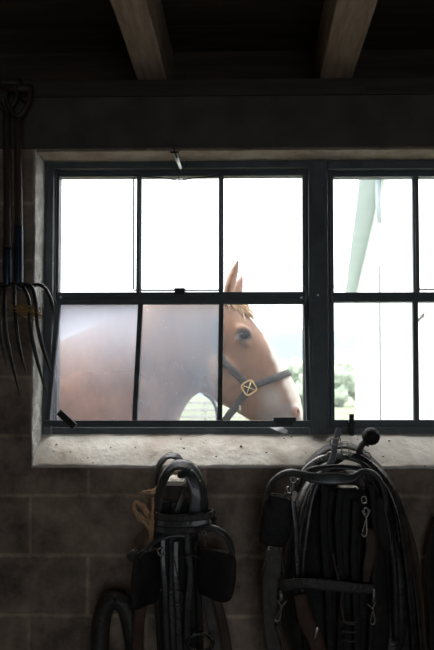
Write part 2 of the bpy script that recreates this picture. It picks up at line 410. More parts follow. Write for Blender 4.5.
# reveal linings
def rough_slab(name, a, b, m, label, axis, seed=0, amp=.003, cuts=26):
    bm = B(); box(bm, a, b)
    bmesh.ops.subdivide_edges(bm, edges=[e for e in bm.edges if e.calc_length() > .1], cuts=cuts, use_grid_fill=True)
    for v in bm.verts:
        v.co[axis] += amp * noise.noise(v.co * 14 + Vector((seed, 0, 0))) + amp * .6 * noise.noise(v.co * 40)
    return tag(build(name, bm, m, smooth=False, bevel=.0015), label, kind='structure')
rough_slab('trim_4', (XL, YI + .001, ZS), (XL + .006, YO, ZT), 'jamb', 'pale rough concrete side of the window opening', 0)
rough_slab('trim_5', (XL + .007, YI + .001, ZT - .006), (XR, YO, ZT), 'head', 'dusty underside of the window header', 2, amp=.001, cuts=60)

# sill: sloping rough lime-washed bed with ragged front lip
bm = B(); nx, ny = 220, 14; grid = []
x0, x1 = XL + .004, XR
for j in range(ny + 1):
    row = []
    for i in range(nx + 1):
        x = x0 + (x1 - x0) * i / nx; f = j / ny
        lip = .005 * noise.noise(Vector((x * 9, 0, 3))) + .004 * noise.noise(Vector((x * 34, 0, 5)))
        y = (YI - .003 + lip) * (1 - f) + (YW + .03) * f
        z = (ZS + .003) * (1 - f) + (ZSW + .028) * f
        z += (.005 * noise.noise(Vector((x * 8, y * 12, 0))) + .003 * noise.noise(Vector((x * 30, y * 30, 1)))) * (1 if j else .4)
        z += .006 * math.sin(f * PI)
        row.append(bm.verts.new((x, y, z)))
    grid.append(row)
for j in range(ny):
    for i in range(nx): bm.faces.new([grid[j][i], grid[j][i+1], grid[j+1][i+1], grid[j+1][i]])
low = [bm.verts.new((v.co.x, v.co.y + .002, ZS + .0015 - .005 * abs(noise.noise(Vector((v.co.x * 20, 7, 0)))))) for v in grid[0]]
lowb = [bm.verts.new((v.co.x, YI + .03, ZS - .001)) for v in grid[0]]
for i in range(nx):
    bm.faces.new([grid[0][i], grid[0][i+1], low[i+1], low[i]]); bm.faces.new([low[i], low[i+1], lowb[i+1], lowb[i]])
sill = tag(build('trim_6', bm, 'sill'), 'pale limewashed sloping window sill with a chipped lip', kind='structure')
SILLBVH = BVHTree.FromObject(sill, bpy.context.evaluated_depsgraph_get())

# ---------------------------------------------------------------- windows
w1 = empty('window_1', P(180, 430, YW), 'wide steel barn window with its lower sash tilted inwards', kind='structure')
w2 = empty('window_2', P(470, 430, YW), 'second steel barn window, right of the mullion', kind='structure')
D = .035
def frame(bm, L_, R_, hinge=False):
    # outer band, then stepped inner band
    pbox(bm, L_, 160, L_ + 8, 434, YW - .03, .055); pbox(bm, R_ - 8, 160, R_, 434, YW - .03, .055)
    pbox(bm, L_ + 8, 160, R_ - 8, 168, YW - .03, .055); pbox(bm, L_ + 8, 427.5, R_ - 8, 434, YW - .012, .045)
    pbox(bm, L_ + 8.2, 168.2, L_ + 14, 427, YW, D); pbox(bm, R_ - 14, 168.2, R_ - 8.2, 427, YW, D)
    pbox(bm, L_ + 14, 168.2, R_ - 14, 176, YW, D); 
    pbox(bm, L_ + 10, 169.5, L_ + 11.2, 426, YW - .007, .007)
    pbox(bm, L_ + 12, 170.5, R_ - 12, 171.6, YW - .007, .007)
bm = B(); frame(bm, 44, 317)
pbox(bm, 57.8, 292, 303, 301.5, YW - .004, D); pbox(bm, 57.8, 295.6, 303, 297.2, YW - .008, .004)
pbox(bm, 57.8, 421, 303, 427.2, YW + .004, .02)
for a, b in ((136.4, 141), (218.6, 223.2)):
    pbox(bm, a, 175.8, b, 292, YW, .02); pbox(bm, (a+b)/2 - .8, 175.8, (a+b)/2 + .8, 292, YW - .008, .008)
build('window_frame', bm, 'steel', w1, smooth=False, bevel=.0012)
bm = B(); frame(bm, 320, 606)
pbox(bm, 334, 292, 592, 301.5, YW - .004, D); pbox(bm, 334, 295.6, 592, 297.2, YW - .008, .004)
pbox(bm, 334, 420, 592, 427.2, YW - .004, D)
for c in (416.2, 504):
    pbox(bm, c - 3, 175.8, c + 3, 292, YW, .02); pbox(bm, c - .8, 175.8, c + .8, 292, YW - .008, .008)
    pbox(bm, c - 2.6, 301.5, c + 2.6, 420, YW, .02)
build('window_frame', bm, 'steel', w2, smooth=False, bevel=.0012)
bm = B(); pbox(bm, 316.8, 160, 320.3, 434, YW - .02, .05); pbox(bm, 312, 160, 325, 434, YW - .034, .004)
tag(build('trim_7', bm, 'steel', smooth=False, bevel=.001), 'steel mullion between the two windows', kind='structure')
# fixed panes
def pane(bm, x0, y0, x1, y1, Y, mi=0):
    n0 = len(bm.faces); pbox(bm, x0, y0, x1, y1, Y, .0004)
def pane1(bm, a, b, c, d, mi):
    f = bm.faces.new([bm.verts.new(p) for p in (a, b, c, d)]); f.material_index = mi
bm = B()
pane1(bm, P(57, 175, YW+.02), P(305, 175, YW+.02), P(305, 293, YW+.02), P(57, 293, YW+.02), 0)
g = build('glass', bm, 'g_clean', w1, smooth=False); g['label'] = 'clear upper panes'
bm = B()
pane1(bm, P(333, 175, YW+.02), P(593, 175, YW+.02), P(593, 424, YW+.02), P(333, 424, YW+.02), 0)
build('glass', bm, 'g_clean', w2, smooth=False)
# tilted lower sash: hinged under the middle rail, foot swung into the room
YT, YB = YW - .006, 2.212
def S(px_b, f, off=0.0):
    """point on the sash: px at the foot, f 0 top .. 1 foot, off outward (towards the field)"""
    xb = P(px_b, 421, YB).x
    t = Vector((xb, YT, P(250, 301, YT).z)); b = Vector((xb, YB, P(250, 424, YB).z))
    nrm = Vector((0, (t - b).z, -(t - b).y)).normalized()
    return t.lerp(b, f) + nrm * off
bm = B()
UX = Vector((1, 0, 0))
bar(bm, S(48, 0), S(48, 1), .016, .022); bar(bm, S(308.5, 0), S(308.5, 1), .014, .022)
bar(bm, S(45.5, 1), S(311, 1), .018, .024, Vector((0, 0, 1))); bar(bm, S(45.5, .012), S(311, .012), .014, .02, Vector((0, 0, 1)))
bar(bm, S(44, .985, -.016), S(311, .985, -.016), .005, .012, Vector((0, 0, 1)))
for c in (134.6, 219.8): bar(bm, S(c, 0), S(c, 1), .017, .016)
sash = build('sash', bm, 'steel', w1, smooth=False, bevel=.001)
sash['label'] = 'lower sash tilted into the room'
bm = B()
for a, b, mi in ((48, 134.6, 0), (134.6, 219.8, 1), (219.8, 308.5, 2)):
    pane1(bm, S(a, 0, .004), S(b, 0, .004), S(b, 1, .004), S(a, 1, .004), mi)
build('glass', bm, ['g_left', 'g_mid', 'g_head'], sash, smooth=False)['label'] = 'dusty lower panes'
# ventilator frame of thin flat wire behind the second upper pane
bm = B(); yv = YW + .045
tube(bm, [P(133.6, 170, yv), P(133.6, 289, yv), P(134.6, 290.2, yv), P(222, 290.2, yv), P(223, 289, yv), P(223, 170, yv)], .0032, 6, False, 1, False)
pbox(bm, 174.5, 288, 184.5, 294, YW - .01, .05)
build('ventilator_frame', bm, 'steel2', w1, smooth=False)
bm = B(); tube(bm, [P(417, 289.2, yv), P(504, 289.6, yv)], .003, 6, False, 1, False)
build('ventilator_frame', bm, 'steel2', w2, smooth=False)
# bowed top wire with pin and ring pull
bm = B()
tube(bm, [P(134, 176, YW - .01), P(160, 177.6, YW - .015), P(179, 180, YW - .018), P(200, 177.4, YW - .015), P(222, 176, YW - .01)], .0022, 6)
tube(bm, [P(179, 168, YW - .02), P(179, 181, YW - .018)], .002, 6, False, 1, False)
build('vent_wire', bm, 'steel2', w1)
la = bpy.data.objects.new('latch', None)
bm = B()
ribbon(bm, [(176, 148.6, 2.215), (175, 152, 2.212), (177.5, 160, 2.235), (181, 168.5, 2.29)], [.010, .014, .014, .011], .003, 0)
lat = build('latch', bm, 'bolt', w1); lat['label'] = 'pale metal vent latch'
bm = B(); tube(bm, [P(172, 143, 2.19), P(175, 152, 2.205), P(177, 158, 2.21)], .0028, 6); tube(bm, [P(170.5, 152.5, 2.205), P(179, 152.5, 2.205)], .003, 6, False, 1, False)
tube(bm, [P(179 + 8*math.sin(a), 163 + 7*math.cos(a), 2.285) for a in [i*PI/5 for i in range(10)]], .0012, 5, True, 2)
build('latch_hook', bm, 'steel2', lat)
# bolts and bent weather lugs
def bolt(px, py, Y, par, r=.0042):
    bm = B(); c = P(px, py, Y); tube(bm, [c, c + Vector((0, .006, 0))], r, 8, False, 1, False); build('bolt', bm, 'bolt', par, smooth=False)
bolt(60.5, 297, YW - .014, w1); bolt(301.5, 297.5, YW - .014, w1); bolt(318, 295, YW - .040, w2, .0034)
for px, s, par in ((55.5, -1, w1), (305.5, 1, w1), (332.5, -1, w2)):
    bm = B(); ribbon(bm, [(px - s*1.6, 286, YW - .035), (px + s*1.2, 294, YW - .045), (px - s*1, 305, YW - .036)], [.004, .008, .004], .002, 25)
    build('hinge_lug', bm, 'steelgrey', par)
# wedge, block and pin that hold sashes
bm = B(); bar(bm, P(59, 412, 2.185), P(75, 427, 2.165), .024, .010, Vector((1, 0, .9)))
wd = build('wooden_wedge', bm, 'steel2', smooth=False, bevel=.0025); tag(wd, 'short black stick jammed on the foot of the tilted sash, lower left pane', 'wedge')
bm = B(); pbox(bm, 273.5, 417.3, 296, 421.6, 2.185, .012); pbox(bm, 276, 421.6, 293, 426, 2.19, .012)
build('sash_catch', bm, 'steel2', sash, smooth=False, bevel=.001)
bm = B(); pbox(bm, 349.6, 414, 354.2, 436, YW - .05, .012); pbox(bm, 348.6, 421, 355.4, 424, YW - .052, .02)
build('catch', bm, 'steel2', w2, smooth=False, bevel=.002)
bm = B()
v = [P(270, 427.6, 2.26), P(283, 427.2, 2.26), P(288, 431, 2.24), P(287, 434.5, 2.235), P(281, 434, 2.235), P(276, 430.5, 2.24)]
prism(bm, v, [p + Vector((0, .012, 0)) for p in v])
build('bent_clip', bm, 'steelgrey', w1, smooth=False, bevel=.001)

# crumbs lying on the sill
bm = B()
for i in range(30):
    px = random.uniform(40, 430); f = random.random()
    x = P(px, 450, 2.26).x; yy = YI + .0 + f * .11
    hit = SILLBVH.ray_cast(Vector((x, yy, 1.8)), Vector((0, 0, -1)))
    if hit[0] is None: continue
    s = random.uniform(.0012, .0032) * (1.6 if random.random() < .1 else 1)
    bmesh.ops.create_icosphere(bm, subdivisions=1, radius=s, matrix=Matrix.Translation(hit[0] + Vector((0, 0, s*.4))) @ Matrix.Diagonal((1.4, 1.2, .8, 1)))
tag(build('crumbs', bm, 'grit', smooth=False), 'dark crumbs of dirt scattered on the pale sill', 'dirt', kind='stuff')

# ---------------------------------------------------------------- joists
def joist(name, cx, w, label, seed, lab=True):
    bm = B(); n = 40; rs = []
    for i in range(n + 1):
        y = RY0 + (YO - .051 - RY0) * i / n
        wob = .004 * noise.noise(Vector((seed, y * 3, 0)))
        hw = w / 2 + .002 * noise.noise(Vector((seed, y * 7, 4)))
        zb_ = ZP + .003 * noise.noise(Vector((seed, y * 5, 9)))
        if y > YI - .1: zb_ = ZP + .0005
        rs.append([Vector((cx + wob - hw, y, zb_ + .004)), Vector((cx + wob - hw + .006, y, zb_)), Vector((cx + wob + hw - .006, y, zb_)), Vector((cx + wob + hw, y, zb_ + .004)),
                   Vector((cx + wob + hw, y, ZC)), Vector((cx + wob - hw, y, ZC))])
    rings(bm, rs)
    o = build(name, bm, 'joist', smooth=False)
    tag(o, label, 'ceiling joist', 'ceiling joists')
joist('ceiling_joist', -.346, .102, 'rough-sawn timber joist overhead, the left one of the two in view', 1)
joist('ceiling_joist', .305, .114, 'rough-sawn knotty timber joist overhead, the right one of the two in view', 2)

# ================================================================ OUTSIDE
bm = B(); n = 60; g = []
for j in range(n + 1):
    row = []
    y = YO + (j / n) ** 2.2 * 600
    for i in range(61):
        x = (i / 30 - 1) * (6 + y * .9)
        z = -.02 + (.15 * noise.noise(Vector((x * .05, y * .05, 0))) * min(1, y / 30)) + max(0, y - 30) * .004
        row.append(bm.verts.new((x, y, z)))
    g.append(row)
for j in range(n):
    for i in range(60): bm.faces.new([g[j][i], g[j][i+1], g[j+1][i+1], g[j+1][i]])
tag(build('pasture', bm, 'grass'), 'pale green pasture running out to the trees', 'field', kind='structure')
bm = B(); rs = []
for j, (dy, hh) in enumerate(((0, 0), (60, .45), (130, .82), (200, 1.0), (330, .6), (450, 0))):
    row = []
    for i in range(81):
        x = -420 + i * 12.0
        top = 56 + 12 * math.sin(x * .012 + .6) + 8 * noise.noise(Vector((x * .02, 3, 0)))
        row.append(bm.verts.new((x, 430 + dy + 10 * noise.noise(Vector((x * .03, j, 1))), top * hh + 2 * noise.noise(Vector((x * .08, j, 5))))))
    rs.append(row)
for a, b in zip(rs, rs[1:]):
    for i in range(80): bm.faces.new([a[i], a[i+1], b[i+1], b[i]])
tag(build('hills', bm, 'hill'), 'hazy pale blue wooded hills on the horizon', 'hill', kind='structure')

hz = bpy.data.materials.new('thin_morning_haze'); hz.use_nodes = True
hn = hz.node_tree; hn.nodes.clear(); ho = hn.nodes.new('ShaderNodeOutputMaterial'); hv = hn.nodes.new('ShaderNodeVolumeScatter')
hv.inputs['Color'].default_value = (0.95, 0.98, 1, 1); hv.inputs['Density'].default_value = 0.0005
hn.links.new(hv.outputs[0], ho.inputs['Volume']); M['haze'] = hz
bm = B(); box(bm, (-500, 30, -6), (500, 420, 90)); tag(build('haze', bm, 'haze', smooth=False), 'thin pale haze over the pasture', 'haze', kind='stuff')

def tree(x, y, h, w, seed, label):
    rnd = random.Random(seed); z0 = max(0, y - 30) * .004 - .1
    t = empty('tree', (x, y, z0), label, 'tree', 'trees beyond the pasture')
    bm = B(); tube(bm, [Vector((x, y, z0)), Vector((x + .1, y, z0 + h*.3)), Vector((x, y, z0 + h*.7))], [h*.035, h*.028, h*.01], 8)
    build('trunk', bm, 'bark', t)
    bm = B()
    for k in range(16):
        a = rnd.uniform(0, 2*PI); q = rnd.uniform(0, 1); rr = w*.5*math.sqrt(rnd.random())*(1 - .5*q)
        c = Vector((x + rr*math.cos(a), y + rr*math.sin(a), z0 + h*(.22 + .62*q)))
        s = w * rnd.uniform(.18, .28)
        nv = len(bm.verts)
        bmesh.ops.create_icosphere(bm, subdivisions=3, radius=s, matrix=Matrix.Translation(c))
        bm.verts.ensure_lookup_table()
        for v in bm.verts[nv:]:
            d = (v.co - c); v.co += d * (.55 * noise.noise(v.co * (2.2 / s) + Vector((seed, 0, 0))) + .35 * noise.noise(v.co * (6 / s)))
    build('crown', bm, 'leaf', t)
TL = [(3.9, 70, 5.6, 4.6, 'hazy green tree beyond the pasture, just right of the horse nose'),
      (6.5, 77, 6.0, 4.8, 'hazy green tree beyond the pasture, partly behind the window mullion'),
      (10.1, 72, 5.8, 4.6, 'hazy green tree beyond the pasture, just right of the mullion'),
      (14.3, 80, 6.2, 5.0, 'hazy green tree beyond the pasture, half hidden by the white barn')]
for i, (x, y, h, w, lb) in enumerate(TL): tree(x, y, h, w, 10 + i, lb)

# pasture fence
fy = 34
fe = empty('pasture_fence', (-4, fy, .1), 'pale wooden rail fence across the pasture, glimpsed under the neck of the horse', 'fence')
for k in range(6):
    x = -9 + k * 2.2; bm = B(); box(bm, (x - .06, fy - .06, -.1), (x + .06, fy + .06, 1.25)); build('post', bm, 'fence', fe, smooth=False, bevel=.01)
for z in (.35, .72, 1.1):
    bm = B(); box(bm, (-9.2, fy - .1, z - .07), (2.2, fy - .06, z + .07)); build('rail', bm, 'fence', fe, smooth=False, bevel=.01)

# white barn on the right, its side wall running away from us
def bp_(d, z=0.0, out=0.0): return Vector((.555 + .130 * d - out, d, z))
EH = 1.5 + 2.36; FD, ND = 15.2, 3.3
barn = empty('barn', bp_(FD), 'white barn with grey eaves standing right of the pasture', 'barn')
rt = Vector((1, -.13, 0)).normalized(); dr = (bp_(ND) - bp_(FD)).normalized()
bm = B()
q = [bp_(FD), bp_(ND), bp_(ND) + rt * 7, bp_(FD) + rt * 7]
prism(bm, [p + Vector((0, 0, -.2)) for p in q], [p + Vector((0, 0, EH)) for p in q])
for k in range(40):
    d = ND + .15 + k * .3
    if d < FD: bar(bm, bp_(d, 0, .001), bp_(d, EH - .02, .001), .008, .008)
build('wall', bm, 'white', barn, smooth=False)
bm = B(); ov = .235
def prof(d): return [bp_(d, EH, ov), bp_(d, EH, -.05), bp_(d, EH + .02, -.05), bp_(d, EH + .03, ov)]
prism(bm, prof(ND - .2), prof(FD + .3)); build('soffit', bm, 'soffit', barn, smooth=False)
bm = B()
def prof(d): return [bp_(d, EH + .034, ov + .01), bp_(d, EH + 2.1, -3.5), bp_(d, EH + .05, -7.3), bp_(d, EH + .02, -7.3), bp_(d, EH + 2.05, -3.5), bp_(d, EH + .022, 0)]
prism(bm, prof(ND - .2), prof(FD + .3)); build('roof', bm, 'roof', barn, smooth=False)
bm = B(); tube(bm, [bp_(6.65, EH - .01, .06), bp_(6.65, EH - .32, .06), bp_(6.9, EH - .46, .03)], .026, 8, False, 2); build('downspout', bm, 'soffit', barn)
bm = B(); tube(bm, [bp_(7.1, EH - .9, .02), bp_(7.1, .1, .02)], .012, 6, False, 1, False); build('cable', bm, 'steelgrey', barn)
bm = B(); tube(bm, [P(416, 323, 3.95), P(437, 300, 3.62)], .010, 6, False, 1, False); build('brace_rod', bm, 'steelgrey', barn)

# ================================================================ THE HORSE
YH = 3.12
def HP(px, py, dy=0.0): 
    v = P(px, py, YH); return Vector((v.x, YH + dy, v.z))
def ering(D_, V_, w, n=28, e=2.3, pinch=0.0):
    c = (D_ + V_) / 2; u = (D_ - V_) / 2; out = []
    for k in range(n):
        a = 2*PI*k/n; ca, sa = math.cos(a), math.sin(a)
        x = math.copysign(abs(ca)**(2/e), ca); y = math.copysign(abs(sa)**(2/e), sa)
        ww = w * (1 - pinch * (.5 - .5*x))
        out.append(c + u * x + Vector((0, ww * y, 0)))
    return out
def dense(st, n=4):
    return spline([(*HP(*s[0]), *HP(*s[1]), s[2], s[3]) for s in st], n)
bm = B()
head = [((214, 306), (196, 372), .075, .2), ((224, 300), (199, 390), .100, .3), ((236, 305), (206, 396), .112, .35), ((248.5, 316), (216, 402), .120, .38), ((261, 331), (228, 408), .118, .4),
        ((271.5, 346), (239, 414), .102, .35), ((281.5, 361), (250, 421), .086, .25), ((291.5, 377), (259, 429), .074, .15), ((298, 392), (266, 437), .070, .08),
        ((301.5, 404), (271, 443), .072, .0), ((302.5, 415), (277, 446), .070, .0), ((302.5, 427), (283, 446), .058, .0), ((299, 437), (288, 444), .03, .0)]
rings(bm, [ering(Vector(s[:3]), Vector(s[3:6]), s[6], pinch=s[7]) for s in dense(head)])
neck = [((232, 306), (205, 385), .075, 0), ((216, 299), (199, 393), .090, 0), ((192, 297), (190, 400), .105, -.1), ((162, 301), (180, 418), .125, -.15), ((128, 311), (172, 450), .165, -.1),
        ((92, 327), (166, 490), .21, 0), ((60, 341), (140, 530), .26, 0), ((15, 352), (80, 552), .30, 0), ((-50, 360), (-20, 560), .33, 0), ((-140, 356), (-125, 556), .345, 0),
        ((-225, 350), (-215, 538), .34, 0), ((-285, 360), (-275, 515), .30, 0), ((-325, 385), (-320, 480), .20, 0), ((-338, 410), (-336, 450), .08, 0)]
rings(bm, [ering(Vector(s[:3]), Vector(s[3:6]), s[6], 36, 2.2, s[7]) for s in dense(neck)])
# cheek, brow, crest, nostril rim, lips
for sgn in (-1, 1):
    sphere(bm, HP(224, 372, sgn*.070), .088, 20, (.95, .50, 1.15), Matrix.Rotation(R(-25), 4, 'Y'))
    sphere(bm, HP(245, 332, sgn*.103), .036, 16, (1.15, .55, .62), Matrix.Rotation(R(35), 4, 'Y'))
    sphere(bm, HP(243, 343, sgn*.100), .034, 16, (1.1, .5, .55), Matrix.Rotation(R(35), 4, 'Y'))
    sphere(bm, HP(265, 372, sgn*.068), .045, 16, (.55, .38, 1.9), Matrix.Rotation(R(-32), 4, 'Y'))
    sphere(bm, HP(295, 411, sgn*.055), .028, 16, (.75, .75, 1.25), Matrix.Rotation(R(-25), 4, 'Y'))
    # ears: shell-like cones
    dx = 0 if sgn < 0 else 5
    base = HP(229 + dx, 303, sgn*.055); tip = HP(240.2 + dx*1.1, 260 + (8 if sgn > 0 else 0), sgn*.075)
    if sgn > 0: base = HP(236, 304, .06); tip = HP(243.2, 270, .085)
    er = []
    axis = (tip - base)
    fw = Vector((.8, -.35*1, .45)).normalized(); sd = axis.cross(fw).normalized(); fw = sd.cross(axis).normalized()
    for f, r_ in ((0, .036), (.15, .040), (.35, .042), (.55, .037), (.75, .026), (.9, .013), (1, .003)):
        c = base + axis * f - sd * .008 * math.sin(f * PI)
        er.append([c + sd * (math.cos(t_) * r_ * .85) + fw * (math.sin(t_) * r_ * .85 * (1 if math.sin(t_) < 0 else .35)) for t_ in [2*PI*k/16 for k in range(16)]])
    rings(bm, er)
# legs
def leg(st, y):
    rings(bm, [[Vector((x + r_*math.cos(2*PI*k/16), YH + y + r_*wy*math.sin(2*PI*k/16), z)) for k in range(16)]
               for x, z, r_, wy in spline(st, 4)])
for s in (-1, 1):
    leg([(-.62, 1.15, .17, .7), (-.60, .95, .15, .75), (-.58, .80, .105, .8), (-.56, .62, .075, .85), (-.55, .52, .078, .85), (-.55, .44, .062, .85), (-.55, .30, .047, .85), (-.545, .20, .055, .9),
         (-.52, .13, .052, 1), (-.50, .08, .062, 1), (-.49, 0, .085, 1)], s*.17)
    leg([(-2.55, 1.25, .26, .6), (-2.50, 1.02, .23, .6), (-2.50, .85, .16, .7), (-2.62, .66, .088, .7), (-2.68, .56, .072, .75), (-2.66, .45, .056, .8), (-2.64, .30, .05, .85), (-2.63, .20, .057, .9),
         (-2.59, .13, .054, 1), (-2.57, .08, .064, 1), (-2.56, 0, .088, 1)], s*.18)
me = bpy.data.meshes.new('tmp'); bmesh.ops.recalc_face_normals(bm, faces=bm.faces)
bm.to_mesh(me); bm.free()
tmp = bpy.data.objects.new('tmp', me); COL.objects.link(tmp)
rm = tmp.modifiers.new('r', 'REMESH'); rm.mode = 'VOXEL'; rm.voxel_size = .0095; rm.use_smooth_shade = True
sm = tmp.modifiers.new('s', 'SMOOTH'); sm.factor = .5; sm.iterations = 5
dg = bpy.context.evaluated_depsgraph_get()
hm = bpy.data.meshes.new_from_object(tmp.evaluated_get(dg)); hm.name = 'horse'
bpy.data.objects.remove(tmp)
# nostril hollow, mouth crease and inner ear pushed in
nost = [HP(297, 411, -.075), HP(297, 411, .075)]
for v in hm.vertices:
    for k, c in enumerate(nost):
        d = (v.co - c); d2 = Vector((d.x / .010, d.y / .03, d.z / .017)).length
        if d2 < 1.6: v.co.y += (1 if k == 0 else -1) * .014 * math.exp(-d2 * d2 * 1.5)
# coat pattern
def mixc(a, b, t): t = max(0, min(1, t)); return [a[i]*(1-t) + b[i]*t for i in range(3)]
def seg(p, a, b):
    t = max(0, min(1, (p - a).dot(b - a) / (b - a).length_squared)); return (p - a - (b - a)*t).length, t
att = hm.color_attributes.new('coat', 'FLOAT_COLOR', 'POINT')
CHEST = (.26, .128, .068); DARKC = (.14, .065, .038); WHITE = (.74, .68, .62); GREY = (.20, .175, .17); PINK = (.42, .22, .17); FLAX = (.62, .42, .27)
dors = [HP(246, 312), HP(263, 332), HP(281, 359), HP(291, 377), HP(298, 394), HP(303, 410)]
eyes = [HP(243.5, 337.5, -.115), HP(243.5, 337.5, .115)]
muz = HP(280, 420)
for i, v in enumerate(hm.vertices):
    p = v.co; q = Vector((p.x, YH, p.z))
    nz = noise.noise(p * 9) ; nf = noise.noise(Vector((p.x * 60, p.y * 60, p.z * 14)))
    c = mixc(CHEST, DARKC, .5 + .9 * nz + .4 * nf)
    # paler hollow of the cheek / muzzle side
    if q.x > HP(200, 0).x:
        c = mixc(c, (.44, .25, .155), .55 * max(0, 1 - (q - HP(232, 385)).length / .22))
    best = min(seg(q, dors[k], dors[k+1])[0] for k in range(len(dors)-1))
    al = (q - dors[0]).dot((dors[-1] - dors[0]).normalized()) / (dors[-1] - dors[0]).length
    if al > .25:
        wdt = .006 + min(.048, .13 * max(0, al - .25)) + .008 * noise.noise(p * 30)
        c = mixc(c, WHITE, (wdt - best) / .022 + .3)
    dm = (q - muz).length
    c = mixc(c, GREY, (.135 + .03 * noise.noise(p * 20) - dm) / .06 * .75 if best > .03 else 0)
    c = mixc(c, (.36, .31, .29), .8 * (.085 - (q - HP(272, 398)).length) / .05)
    c = mixc(c, GREY, (.04 - dm) / .05)
    for k, e_ in enumerate(nost):
        dn = (p - e_).length; c = mixc(c, PINK, (.032 - dn) / .012); 
        d = p - e_; c = mixc(c, (.03, .02, .02), (.9 - Vector((d.x / .010, d.y / .04, d.z / .017)).length) / .3)
    for e_ in eyes:
        d = p - e_; c = mixc(c, (.06, .05, .055), (.042 - Vector((d.x*.85, d.y*.4, d.z*1.15)).length) / .014)
    if p.z < .09: c = (.15, .12, .10)
    elif p.z < .45 and p.x < HP(150, 0).x: c = mixc(c, WHITE, (.45 - p.z) / .15)
    att.data[i].color = (*c, 1)
hmat = bpy.data.materials.new('horse_coat'); hmat.use_nodes = True
nt = hmat.node_tree; b = nt.nodes['Principled BSDF']; N = nt.nodes.new
ca = N('ShaderNodeVertexColor'); ca.layer_name = 'coat'
t = N('ShaderNodeTexCoord'); mp = N('ShaderNodeMapping'); mp.inputs['Scale'].default_value = (90, 90, 25); mp.inputs['Rotation'].default_value = (0, R(30), 0)
nn = N('ShaderNodeTexNoise'); nn.inputs['Scale'].default_value = 1.6; nn.inputs['Detail'].default_value = 6
nt.links.new(t.outputs['Object'], mp.inputs[0]); nt.links.new(mp.outputs[0], nn.inputs['Vector'])
mr = N('ShaderNodeMapRange'); mr.inputs['To Min'].default_value = .8; mr.inputs['To Max'].default_value = 1.2
nt.links.new(nn.outputs['Fac'], mr.inputs[0])
mxn = N('ShaderNodeMix'); mxn.data_type = 'RGBA'; mxn.blend_type = 'MULTIPLY'; mxn.inputs['Factor'].default_value = 1
nt.links.new(ca.outputs['Color'], mxn.inputs['A']); nt.links.new(mr.outputs[0], mxn.inputs['B'])
nt.links.new(mxn.outputs['Result'], b.inputs['Base Color'])
b.inputs['Roughness'].default_value = .55; b.inputs['Sheen Weight'].default_value = .15
bp = N('ShaderNodeBump'); bp.inputs['Strength'].default_value = .25; bp.inputs['Distance'].default_value = .004
nt.links.new(nn.outputs['Fac'], bp.inputs['Height']); nt.links.new(bp.outputs[0], b.inputs['Normal'])
hm.materials.clear(); hm.materials.append(hmat)
for p in hm.polygons: p.use_smooth = True
horse = bpy.data.objects.new('horse', hm); COL.objects.link(horse)
tag(horse, 'chestnut draft horse in a halter with a white blaze, standing outside the window facing right', 'horse')
HB = BVHTree.FromPolygons([v.co.copy() for v in hm.vertices], [tuple(p.vertices) for p in hm.polygons])
def side(px, py, s=-1, off=.004):
    c = HP(px, py); o = Vector((c.x, YH + s * 1.0, c.z)); h = HB.ray_cast(o, Vector((0, -s, 0)))
    return (h[0] + Vector((0, s * off, 0))) if h[0] is not None else c
# eyes with lids
for s in (-1, 1):
    e_ = side(243.5, 338, s, -.012)
    bm = B(); sphere(bm, e_, .0235, 20, (1.15, .8, .85), Matrix.Rotation(R(25), 4, 'Y')); build('eye', bm, 'eye', horse)
    for up in (1, -1):
        bm = B(); pts = []
        for k in range(7):
            a = -1 + 2*k/6
            pts.append(e_ + Matrix.Rotation(R(25), 3, 'Y') @ Vector((a*.026, s*(.0145 - .006*a*a), up*.0165*(1 - a*a) + .001)))
        tube(bm, pts, [.0015, .003, .0035, .004, .0035, .003, .0015], 8); build('eyelid', bm, hmat if False else 'halter', horse)
# forelock and mane in locks of hair
def locks(name, roots, n, ln, grav, seed, par, r0=.0035, d0=None, ysh=0.0):
    rnd = random.Random(seed); bm = B()
    for i in range(n):
        k = rnd.random() * (len(roots) - 1); j = int(k); a = roots[j].lerp(roots[min(j+1, len(roots)-1)], k - j)
        a = a + Vector((rnd.uniform(-.006, .006), rnd.uniform(-.022, .022) + ysh, 0))
        g_ = Vector(grav) + Vector((rnd.uniform(-.35, .35), rnd.uniform(-.35, .35), rnd.uniform(-.2, .2)))
        L_ = ln * rnd.uniform(.6, 1.1); pts = [a]; d = Vector(d0).normalized() if d0 else Vector((rnd.uniform(-.1, .4), rnd.uniform(-1, .2), .35)).normalized()
        for s_ in range(5):
            d = (d * .6 + g_ * .55).normalized(); pts.append(pts[-1] + d * L_ / 5)
        # keep locks outside the body
        out = []
        for p in pts:
            co, no, ix, ds = HB.find_nearest(p)
            if co is not None and (p - co).dot(no) < .006:
                if d0 and (p - co).dot(no) < -.03 or (d0 and co.y < YH - .02): out = None; break
                p = co + no * .008
            out.append(p)
        if not out: continue
        tube(bm, out, [r0, r0*1.1, r0, r0*.8, r0*.5, r0*.15], 5, False, 3)
    return build(name, bm, 'hair', par)
locks('forelock', [HP(225, 301), HP(231, 302), HP(237, 305), HP(242, 311)], 190, .10, (.50, -.15, -.75), 3, horse, .0028)
locks('mane', [HP(222, 300), HP(200, 296), HP(165, 300), HP(130, 310), HP(95, 326), HP(66, 339)], 300, .20, (0, 1.2, -.8), 4, horse, .004, (0, 1, .0), .05)
bm = B()
for i in range(40):
    a = Vector((-2.90 + random.uniform(-.02, .02), YH + random.uniform(-.04, .04), 1.50)); 
    tube(bm, [a, a + Vector((-.10, 0, -.1)), a + Vector((-.14 + random.uniform(-.04, .04), random.uniform(-.05, .05), -.5)), a + Vector((-.10 + random.uniform(-.06, .06), random.uniform(-.07, .07), -.95))], [.008, .01, .009, .002], 5, False, 3)
build('tail', bm, 'hair', horse)
